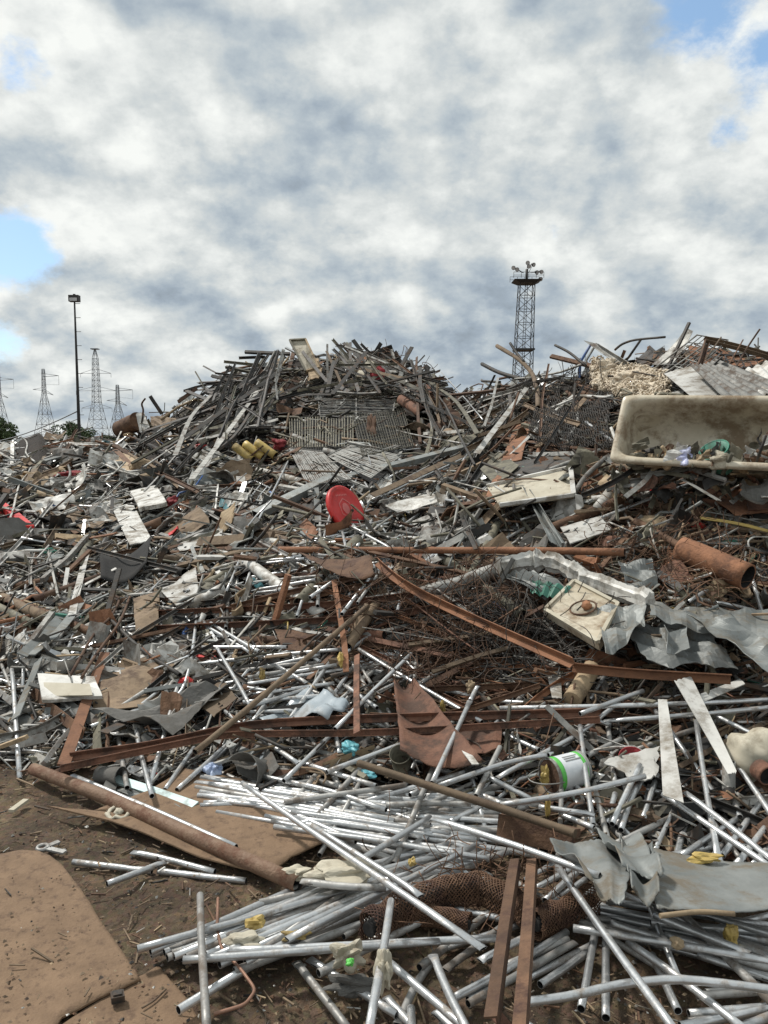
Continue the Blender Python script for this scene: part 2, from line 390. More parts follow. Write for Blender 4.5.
def sheet(uv4, m='galv', d=.1, amp=.03, nx=12, ny=8, th=.003, curl=0., ragged=.02, f=4, seed=None, corr=None, name='metal_sheet', label=None, cat='sheet', group=None, smooth=False, noun='sheet', extra='', parent=None, rnd=.5):
    seed = R.randrange(9999) if seed is None else seed
    if not isinstance(d, (list, tuple)): d = [d] * 4
    C = [pt(u, v, dd) for (u, v), dd in zip(uv4, d)]
    mb = MB(); mb.grid(sheet_grid(C, nx, ny, amp, seed, curl, ragged, f, corr, rnd), th, 0, smooth)
    o = fin(mb, name, m, label, cat, group, parent=parent)
    if not label and not parent:
        us = [p[0] for p in uv4]; vs = [p[1] for p in uv4]
        autolabel(o, noun, ((min(us), sum(vs) / 4), (max(us), sum(vs) / 4 + 1)), extra)
    return o
# ================================================================== SETTING
def build_world():
    w = bpy.data.worlds.new('World'); sc.world = w; w.use_nodes = True; w.cycles.sampling_method = 'MANUAL'; w.cycles.sample_map_resolution = 512; nt = w.node_tree; nt.nodes.clear()
    N = nt.nodes.new; L = nt.links.new
    out = N('ShaderNodeOutputWorld'); bg = N('ShaderNodeBackground'); bg.inputs[1].default_value = .1; L(bg.outputs[0], out.inputs[0])
    sky = N('ShaderNodeTexSky'); sky.sky_type = 'NISHITA'; sky.sun_disc = False
    sky.sun_elevation = SUN_EL; sky.sun_rotation = SUN_ROT; sky.dust_density = .6; sky.ozone_density = 2
    tc = N('ShaderNodeTexCoord'); sep = N('ShaderNodeSeparateXYZ'); L(tc.outputs['Generated'], sep.inputs[0])
    def M(op, a, b=None, c=None):
        n = N('ShaderNodeMath'); n.operation = op
        for k, x in enumerate((a, b, c)):
            if x is None: continue
            if isinstance(x, (int, float)): n.inputs[k].default_value = x
            else: L(x, n.inputs[k])
        return n.outputs[0]
    zz = M('ADD', M('MAXIMUM', sep.outputs['Z'], 0.0), .55)
    comb = N('ShaderNodeCombineXYZ'); L(M('DIVIDE', sep.outputs['X'], zz), comb.inputs[0]); L(M('DIVIDE', sep.outputs['Y'], zz), comb.inputs[1])
    L(M('MULTIPLY', sep.outputs['Z'], .5), comb.inputs[2])
    def nz(vec, s, det, ro, off=(0, 0, 0), dist=0):
        mp = N('ShaderNodeMapping'); mp.inputs['Location'].default_value = off; L(vec, mp.inputs[0])
        n = N('ShaderNodeTexNoise'); n.inputs['Scale'].default_value = s; n.inputs['Detail'].default_value = det; n.inputs['Roughness'].default_value = ro; n.inputs['Distortion'].default_value = dist
        L(mp.outputs[0], n.inputs['Vector']); return n.outputs['Fac']
    def rng(x, a, b, c=0., d=1., smooth=True):
        n = N('ShaderNodeMapRange'); n.interpolation_type = 'SMOOTHSTEP' if smooth else 'LINEAR'
        for k, q in ((1, a), (2, b), (3, c), (4, d)): n.inputs[k].default_value = q
        L(x, n.inputs[0]); return n.outputs[0]
    base = comb.outputs[0]
    OFF = (3.1, 1.7, 0)
    big = nz(base, 1.5, 3, .5, (5, 2, 1))
    def billow(off):
        a = nz(base, 4.2, 10, .56, off, .0)
        mp = N('ShaderNodeMapping'); mp.inputs['Location'].default_value = off; L(base, mp.inputs[0])
        wn = N('ShaderNodeTexNoise'); wn.inputs['Scale'].default_value = 6; wn.inputs['Detail'].default_value = 6; wn.inputs['Roughness'].default_value = .6; L(mp.outputs[0], wn.inputs['Vector'])
        ws = N('ShaderNodeVectorMath'); ws.operation = 'SCALE'; ws.inputs['Scale'].default_value = .30; L(wn.outputs['Color'], ws.inputs[0])
        wa = N('ShaderNodeVectorMath'); L(mp.outputs[0], wa.inputs[0]); L(ws.outputs[0], wa.inputs[1])
        vo = N('ShaderNodeTexVoronoi'); vo.feature = 'SMOOTH_F1'; vo.inputs['Scale'].default_value = 6.6; vo.inputs['Smoothness'].default_value = .5; L(wa.outputs[0], vo.inputs['Vector'])
        return M('ADD', a, M('MULTIPLY', M('SUBTRACT', .45, vo.outputs['Distance']), .42))
    h1 = billow(OFF); h2 = billow((OFF[0] + .035, OFF[1] - .065, 0))
    relief = M('MULTIPLY', M('SUBTRACT', h1, h2), 1.8)
    def puffs(off):   # smaller crisp billows
        mp = N('ShaderNodeMapping'); mp.inputs['Location'].default_value = off; L(base, mp.inputs[0])
        wn = N('ShaderNodeTexNoise'); wn.inputs['Scale'].default_value = 13; wn.inputs['Detail'].default_value = 6; wn.inputs['Roughness'].default_value = .62; L(mp.outputs[0], wn.inputs['Vector'])
        ws = N('ShaderNodeVectorMath'); ws.operation = 'SCALE'; ws.inputs['Scale'].default_value = .16; L(wn.outputs['Color'], ws.inputs[0])
        wa = N('ShaderNodeVectorMath'); L(mp.outputs[0], wa.inputs[0]); L(ws.outputs[0], wa.inputs[1])
        vo = N('ShaderNodeTexVoronoi'); vo.inputs['Scale'].default_value = 17; L(wa.outputs[0], vo.inputs['Vector'])
        return M('SUBTRACT', M('MULTIPLY', wn.outputs['Fac'], 1.1), M('MULTIPLY', vo.outputs['Distance'], .55))
    q1 = puffs((1, 4, 2)); q2 = puffs((1.014, 3.974, 2))
    fine = M('ADD', M('MULTIPLY', q1, .30), M('ADD', M('MULTIPLY', M('SUBTRACT', q1, q2), .75), .40))
    def patch(u, v, rad, amt):   # a soft region of the sky dome round one direction
        d = ray(u, v).normalized()
        vm = N('ShaderNodeVectorMath'); vm.operation = 'DISTANCE'; L(tc.outputs['Generated'], vm.inputs[0]); vm.inputs[1].default_value = d
        return M('MULTIPLY', rng(vm.outputs['Value'], 0, rad, 1, 0), amt)
    tone = M('ADD', M('MULTIPLY', M('SUBTRACT', big, .5), .7), M('ADD', M('MULTIPLY', M('SUBTRACT', h1, .5), .85), relief))
    tone = M('ADD', tone, M('MULTIPLY', M('SUBTRACT', fine, .5), .46))
    for u, v, r_, a in [(250, 90, .30, -.13), (430, 330, .20, -.26), (190, 330, .12, -.22), (560, 340, .22, -.22), (640, 240, .2, -.08), (60, 120, .25, .20), (60, 330, .2, .12), (420, 140, .28, .14), (640, 170, .3, .12), (350, 260, .2, .10), (160, 250, .15, .12), (720, 60, .2, .1), (330, 330, .06, .08)]:
        tone = M('ADD', tone, patch(u, v, r_, a))
    t = M('ADD', M('MULTIPLY', tone, .66), .605)
    cr = N('ShaderNodeValToRGB'); L(t, cr.inputs[0]); e = cr.color_ramp.elements
    e[0].position = .0; e[0].color = (.27, .32, .37, 1); e[1].position = 1; e[1].color = (.88, .90, .87, 1)
    for ps, c in ((.22, (.35, .415, .48)), (.42, (.47, .53, .57)), (.62, (.62, .655, .655)), (.8, (.76, .785, .77))):
        q = e.new(ps); q.color = (*c, 1)
    mul = N('ShaderNodeVectorMath'); mul.operation = 'SCALE'; mul.inputs['Scale'].default_value = 10.; L(cr.outputs[0], mul.inputs[0])
    blue = None
    ragn = M('MULTIPLY', M('SUBTRACT', nz(base, 9, 8, .62, (9, 1, 3), .0), .5), 2.6)
    for u, v, r_, a in [(10, 250, .085, .95), (697, 28, .10, .72), (766, 66, .09, .8), (735, 132, .05, .5), (555, 240, .04, .45), (2, 345, .06, .6), (22, 65, .06, .5), (900, 40, .2, 1), (-150, 240, .2, 1)]:
        x = patch(u, v, r_, a * 1.35)
        blue = x if blue is None else M('MAXIMUM', blue, x)
    behind = rng(nz(base, 1.2, 5, .5, (7, 7, 0)), .60, .72)
    backw = rng(sep.outputs['Y'], .3, -.1)
    blue = M('MAXIMUM', rng(M('ADD', blue, M('MULTIPLY', ragn, M('MINIMUM', M('MULTIPLY', blue, 2.5), 1.))), .40, 1.05), M('MULTIPLY', behind, backw))
    mx = N('ShaderNodeMix'); mx.data_type = 'RGBA'; L(blue, mx.inputs['Factor']); L(mul.outputs[0], mx.inputs['A'])
    sb = N('ShaderNodeVectorMath'); sb.operation = 'SCALE'; sb.inputs['Scale'].default_value = 1.6; L(sky.outputs[0], sb.inputs[0])
    veil = N('ShaderNodeMix'); veil.data_type = 'RGBA'; veil.inputs['Factor'].default_value = .35; L(sb.outputs[0], veil.inputs['A']); veil.inputs['B'].default_value = (3.6, 5.8, 7.8, 1)
    L(veil.outputs['Result'], mx.inputs['B'])
    L(mx.outputs['Result'], bg.inputs[0])
SUN_EL, SUN_AZ = math.radians(54), math.radians(305)   # azimuth the light comes from, clockwise from +Y
SUN_ROT = SUN_AZ
build_world()
sl = bpy.data.lights.new('sun', 'SUN'); sl.energy = 3.2; sl.angle = math.radians(6); sl.color = (1, .955, .89)
so = bpy.data.objects.new('sun', sl); COL.objects.link(so)
sd = V((math.sin(SUN_AZ) * math.cos(SUN_EL), math.cos(SUN_AZ) * math.cos(SUN_EL), math.sin(SUN_EL)))
so.rotation_euler = (-sd).to_track_quat('-Z', 'Y').to_euler()
# soil material
def soil(name, c1, c2, c3):
    m, nt = nt_new(name); N = nt.nodes.new; L = nt.links.new
    out = N('ShaderNodeOutputMaterial'); p = N('ShaderNodeBsdfPrincipled'); L(p.outputs[0], out.inputs[0]); p.inputs['Roughness'].default_value = .95
    tc = N('ShaderNodeTexCoord')
    a = N('ShaderNodeTexNoise'); a.inputs['Scale'].default_value = 3; a.inputs['Detail'].default_value = 12; a.inputs['Roughness'].default_value = .75; L(tc.outputs['Object'], a.inputs[0])
    r = N('ShaderNodeValToRGB'); L(a.outputs[0], r.inputs[0]); e = r.color_ramp.elements
    e[0].position = .32; e[0].color = (*c1, 1); e[1].position = .72; e[1].color = (*c3, 1); q = e.new(.52); q.color = (*c2, 1)
    vo = N('ShaderNodeTexVoronoi'); vo.inputs['Scale'].default_value = 55; L(tc.outputs['Object'], vo.inputs[0])
    s2 = N('ShaderNodeMix'); s2.data_type = 'RGBA'; s2.blend_type = 'MULTIPLY'; s2.inputs['Factor'].default_value = .55; L(r.outputs[0], s2.inputs['A'])
    hv = N('ShaderNodeHueSaturation'); hv.inputs['Saturation'].default_value = .25; hv.inputs['Value'].default_value = 1.5; L(vo.outputs['Color'], hv.inputs['Color']); L(hv.outputs[0], s2.inputs['B'])
    L(s2.outputs['Result'], p.inputs['Base Color'])
    b = N('ShaderNodeTexNoise'); b.inputs['Scale'].default_value = 60; b.inputs['Detail'].default_value = 8; b.inputs['Roughness'].default_value = .7; L(tc.outputs['Object'], b.inputs[0])
    bp = N('ShaderNodeBump'); bp.inputs['Strength'].default_value = .9; bp.inputs['Distance'].default_value = .02; L(b.outputs[0], bp.inputs['Height']); L(bp.outputs[0], p.inputs['Normal'])
    MATS[name] = m
soil('soil', (.045, .030, .019), (.118, .080, .048), (.235, .17, .105))
soil('heapshade', (.008, .006, .004), (.022, .015, .010), (.05, .034, .022))  # heap core coloured near black, standing in for deep shade in the gaps
# ground: one sheet, fine near the viewer, reaching the horizon
def ground():
    xs = [-4000, -900, -300, -100, -40, -18, -9, -6] + [-4.4 + .035 * i for i in range(252)] + [6, 9, 18, 40, 100, 300, 900, 4000]
    ys = [-300, -60, -15, -4, -1] + [.2 + .035 * i for i in range(170)] + [7, 9, 14, 25, 50, 120, 300, 800, 2500, 6000]
    mb = MB()
    for y in ys:
        for x in xs:
            z = -.012
            if abs(x) < 5 and 0 < y < 6.4:
                p = V((x, y, 0)); k = min(1, (5 - abs(x)) * 2)
                z += k * (.022 * noise.noise(p * 2.2) + .012 * noise.noise(p * 9) + .012 * abs(noise.noise(p * 23)) + .006 * noise.noise(p * 47))
            mb.v.append(V((x, y, z)))
    n = len(xs)
    for j in range(len(ys) - 1):
        for i in range(n - 1): mb.face([j * n + i, j * n + i + 1, (j + 1) * n + i + 1, (j + 1) * n + i], 0, True)
    fin(mb, 'ground', 'soil', kind='structure', origin=V((0, 0, 0)))
ground()
def heap():
    mb = MB(); cols = list(range(-520, 1300, 9)); rows = []
    srow = [i / 75 for i in range(76)]
    for u in cols:
        vc, vb, ys = colpar(u); line = []
        for k in range(7, 0, -1):   # the far side falls away
            p = atY(u, vc, surfY(u, vc)); y = p.y + k * 1.3; z = max(-.3, p.z * (1 - (k / 6.5) ** 1.5))
            line.append(V((p.x * y / p.y, y, z)))
        for s in srow:
            v = vc + (vb - vc) * s; p = S(u, v); y = p.y
            a = .016 * y * (1 - s ** 6)
            q = p * (5 / y)
            p = p + V((0, .3, 1)) * (a * (noise.noise(q * 4 + V((u * .01, 0, 0))) + .6 * noise.noise(q * 11)) - .05 * (1 - s) - .012)
            line.append(p)
        p = S(u, vb); line.append(V((p.x * .985, p.y * .985, -.06)))
        rows.append(line)
    n = len(rows[0])
    for l in rows: mb.v += l
    for i in range(len(rows) - 1):
        for j in range(n - 1): mb.face([i * n + j, i * n + j + 1, (i + 1) * n + j + 1, (i + 1) * n + j], 0, True)
    fin(mb, 'terrain', 'heapshade', kind='structure', origin=V((0, 0, 0)))
heap()
# ================================================================== BACKDROP THINGS
def strut(mb, a, b, r, m=0): mb.tube([a, b], r, m, 4, False)
def lattice(mb, base, w0, w1, h, n, r, dia=True, m=0, lean=V((0, 0, 0))):
    prev = None
    for k in range(n + 1):
        t = k / n; w = w0 + (w1 - w0) * t; c = base + V((0, 0, h * t)) + lean * t
        cur = [c + V((x * w / 2, y * w / 2, 0)) for x, y in ((-1, -1), (1, -1), (1, 1), (-1, 1))]
        for i in range(4):
            strut(mb, cur[i], cur[(i + 1) % 4], r * .7, m)
            if prev:
                strut(mb, prev[i], cur[i], r, m); strut(mb, prev[i], cur[(i + 1) % 4], r * .6, m); strut(mb, prev[(i + 1) % 4], cur[i], r * .6, m)
        prev = cur
    return prev
def pylon(u, vtop, D, kind, label):
    H = atY(u, vtop, D).z; b = atY(u, 440, D); b.z = 0
    t = thing('transmission_tower', b, label, 'pylon', 'power line pylons beyond the yard')
    px = D / F; r = px * .24
    mb = MB()
    if kind == 'tall':
        lattice(mb, b, 21 * px, 7 * px, H * .45, 5, r); lattice(mb, b + V((0, 0, H * .45)), 7 * px, 4.5 * px, H * .45, 8, r); lattice(mb, b + V((0, 0, H * .9)), 4.5 * px, 1 * px, H * .1, 1, r)
        fin(mb, 'tower_body', 'pylongrey', parent=t)
        for f_, w in ((.76, 15), (.58, 20), (.40, 15)):
            m2 = MB()
            for s in (-1, 1):
                tip = b + V((s * w * px, 0, H * f_ - px)); strut(m2, b + V((s * 2.5 * px, 0, H * f_ + 3 * px)), tip, r * .8); strut(m2, b + V((s * 2.5 * px, 0, H * f_ - px)), tip, r * .8)
                strut(m2, tip, tip - V((0, 0, 4 * px)), r * .7)
            fin(m2, 'cross_arm', 'pylongrey', parent=t)
        m2 = MB(); m2.box(b + V((0, 0, H)), V((3.5 * px, 0, 0)), V((0, 3 * px, 0)), V((0, 0, .5 * px))); fin(m2, 'top_frame', 'pylongrey', parent=t)
    else:
        lattice(mb, b, 19 * px, 3.2 * px, H * .68, 5, r); lattice(mb, b + V((0, 0, H * .68)), 3.2 * px, 2.2 * px, H * .32, 4, r)
        fin(mb, 'tower_body', 'pylongrey', parent=t)
        for f_, w, s in ((.72, 11, -1), (.70, 9, 1), (.9, 15, 1)):
            m2 = MB(); tip = b + V((s * w * px, 0, H * f_ - (3 * px if f_ < .71 else -px)))
            strut(m2, b + V((0, 0, H * f_ + 3 * px)), tip, r * .9); strut(m2, b + V((0, 0, H * f_)), tip, r * 1.1)
            if f_ > .8: strut(m2, tip, tip - V((0, 0, 9 * px)), r * .6); strut(m2, tip - V((0, 0, 9 * px)), b + V((0, 0, H * .8)), r * .4)
            fin(m2, 'cross_arm', 'pylongrey', parent=t)
    return b, H
pylon(98, 349, 260, 'tall', 'tallest lattice pylon with three pairs of arms, between the lamp mast and the heap')
pylon(46, 369, 280, 'mid', 'grey lattice pylon with splayed legs, midway between the yard lamp and the picture edge')
pylon(1, 373, 270, 'mid', 'grey lattice pylon cut by the picture edge, far from the lamp mast')
pylon(119, 385, 420, 'mid', 'smallest lattice pylon, just beside the tallest pylon and the drum')
def wire(a, b, sag, r, label):
    P = [a.lerp(b, k / 14) - V((0, 0, sag * 4 * (k / 14) * (1 - k / 14))) for k in range(15)]
    mb = MB(); mb.tube(P, r, 0, 4, False); fin(mb, 'power_cable', 'pylongrey', label, 'cable', 'power cables')
wire(atY(-60, 437, 90), atY(78, 411, 40), 1.2, .035, 'thick dark cable sagging from the lamp mast towards the far pylons')
wire(atY(78, 419, 41), atY(-60, 439, 92), 1.0, .02, 'thinner dark cable running just under the thick cable from the lamp mast')
# yard lamp
b = atY(79.5, 440, 40); b.z = 0; H = atY(78, 301, 40).z
t = thing('lamp_mast', b, 'tall thin dark lamp mast with one boxy floodlight on top, standing behind the low heap', 'lamp post')
mb = MB(); mb.tube([b + V((0, 0, H * k / 8)) for k in range(9)], .085, 0, 8, False, [1.25 - .75 * k / 8 for k in range(9)]); fin(mb, 'mast', 'mastdark', parent=t)
mb = MB(); mb.box(b + V((0, 0, H + .12)), V((.25, 0, 0)), V((0, .16, 0)), V((0, 0, .16))); hd = fin(mb, 'lamp_head', 'mastdark', parent=t)
mb = MB(); mb.box(b + V((0, -.165, H + .06)), V((.19, 0, 0)), V((0, .01, 0)), V((0, 0, .08))); fin(mb, 'lens', 'lens', parent=hd)
mb = MB(); mb.box(b + V((0, 0, H + .31)), V((.05, 0, 0)), V((0, .05, 0)), V((0, 0, .035))); fin(mb, 'photocell', 'mastdark', parent=hd)
for k in range(9):
    mb = MB(); mb.tube([b + V((0, 0, 3 + k * .7)), b + V((.28, 0, 3 + k * .7))], .014, 0, 4, False)
    fin(mb, 'climbing_rung', 'mastdark', parent=t)
# floodlight tower
D = 80; px = D / F; b = atY(519, 440, D); b.z = 0; H = atY(519, 283, D).z
t = thing('floodlight_tower', b, 'dark lattice floodlight tower with a square platform, rising behind the heap', 'tower')
lean = atY(524, 440, D) - atY(519, 440, D); lean.z = 0
mb = MB(); lattice(mb, b, 2.1, 1.45, H, 13, .038, lean=lean); fin(mb, 'lattice_shaft', 'mastdark', parent=t)
mb = MB()
for s in (-.12, .12): mb.tube([b + V((s, 0, 0)), b + lean + V((s, 0, H))], .03, 0, 5, False)
for k in range(60): mb.tube([b + lean * (k / 60) + V((-.12, 0, H * k / 60)), b + lean * (k / 60) + V((.12, 0, H * k / 60))], .02, 0, 3, False)
fin(mb, 'ladder', 'mastdark', parent=t)
T = b + lean + V((0, 0, H))
mb = MB(); mb.box(b + lean * .62 + V((0, 0, H * .62)), V((1.0, 0, 0)), V((0, .9, 0)), V((0, 0, .08))); fin(mb, 'rest_platform', 'mastdark', parent=t)
mb = MB()
lo = [T + V((x * .8, y * .8, -.1)) for x, y in ((-1, -1), (1, -1), (1, 1), (-1, 1))]; up = [T + V((x * 1.4, y * 1.1, .2)) for x, y in ((-1, -1), (1, -1), (1, 1), (-1, 1))]
i0 = len(mb.v); mb.v += lo + up
for i in range(4): j = (i + 1) % 4; mb.face([i0 + i, i0 + j, i0 + 4 + j, i0 + 4 + i])
mb.face([3, 2, 1, 0]); mb.face([4, 5, 6, 7]); pf = fin(mb, 'platform', 'mastdark', parent=t)
mb = MB(); mb.tube([T, T + V((0, 0, 1.35))], .14, 0, 8, False); fin(mb, 'central_post', 'mastdark', parent=t)
mb = MB()
for s in (-1, 1):
    for zz in (.55, .85): mb.tube([T + V((-1.5, s * 1.15, zz)), T + V((1.5, s * 1.15, zz))], .022, 0, 4, False)
    for x in (-1.5, -.75, 0, .75, 1.5): mb.tube([T + V((x, s * 1.15, .28)), T + V((x, s * 1.15, .85))], .022, 0, 4, False)
fin(mb, 'railing', 'mastdark', parent=t)
for x, z, a in ((-1.35, 1.45, -.5), (-1.0, 1.3, -.3), (-.0, 1.95, 0), (.12, 1.6, .2), (.55, 1.75, .6), (.9, 1.0, .5), (1.35, 1.05, .4), (1.3, .35, .3)):
    c = T + V((x, -.3, z)); ax = V((math.sin(a), -.8, -.35)).normalized()
    mb = MB(); mb.tube([c - ax * .2, c, c + ax * .17], .2, 0, 9, False, [.45, .9, 1.1]); fl = fin(mb, 'floodlight', 'mastdark', parent=t)
    mb = MB(); mb.tube([c + ax * .175, c + ax * .19], .19, 0, 9, False); fin(mb, 'lens', 'lens', parent=fl)
    mb = MB(); mb.tube([c, T + V((x * .3, 0, 1.0 if z > .5 else .3))], .025, 0, 4, False); fin(mb, 'bracket', 'mastdark', parent=fl)
# far trees
def far_tree(u, v, D, w, h, label, seed):
    q = random.Random(seed); px = D / F; c = atY(u, 440, D); c.z = 0; top = CAMZ + (440 - v) * px
    t = thing('leafy_tree', c, label, 'tree', 'low trees beyond the yard')
    mb = MB(); mb.tube([c, c + V((.1, 0, top * .4)), c + V((-.1, 0, top * .75))], .3, 0, 7, False, [1, .7, .3])
    for k in range(5): a = q.uniform(0, 6.28); mb.tube([c + V((0, 0, top * .35)), c + V((math.cos(a) * w * px * .3, math.sin(a) * 1.5, top * .75))], .1, 0, 5, False, [1, .4])
    fin(mb, 'trunk', 'bark', parent=t)
    mb = MB(); cl = [(q.uniform(-.5, .5), q.uniform(-.5, .5), q.uniform(.25, .85), q.uniform(.13, .26)) for _ in range(26)]
    for k in range(3600):
        a = q.choice(cl); d = V((q.gauss(0, 1), q.gauss(0, 1), q.gauss(0, 1))).normalized() * q.uniform(.7, 1.05) * a[3]
        hz = 1 - abs(a[0]) * 1.0
        p = c + V(((a[0] + d.x) * w * px, (a[1] + d.y) * w * px * .8, min(1.02, (a[2] * hz + d.z * .8)) * top))
        x = V((q.uniform(-1, 1), q.uniform(-1, 1), q.uniform(-1, 1))).normalized() * .22; y = x.cross(V((q.uniform(-1, 1), q.uniform(-1, 1), q.uniform(-1, 1)))).normalized() * .16
        i = len(mb.v); mb.v += [p - x, p - y, p + x, p + y]; mb.face([i, i + 1, i + 2, i + 3])
    fin(mb, 'crown', 'leafdark', parent=t)
far_tree(72, 416, 150, 38, 14, 'low round green tree behind the foot of the lamp mast', 1)
far_tree(-2, 414, 140, 34, 14, 'green bush-like tree at the picture edge, under the outermost pylon', 2)
far_tree(104, 432, 190, 18, 8, 'small dark green tree under the tallest pylon', 3)
# ================================================================== HAND-PLACED SCRAP
GT = 'loose metal tubes'
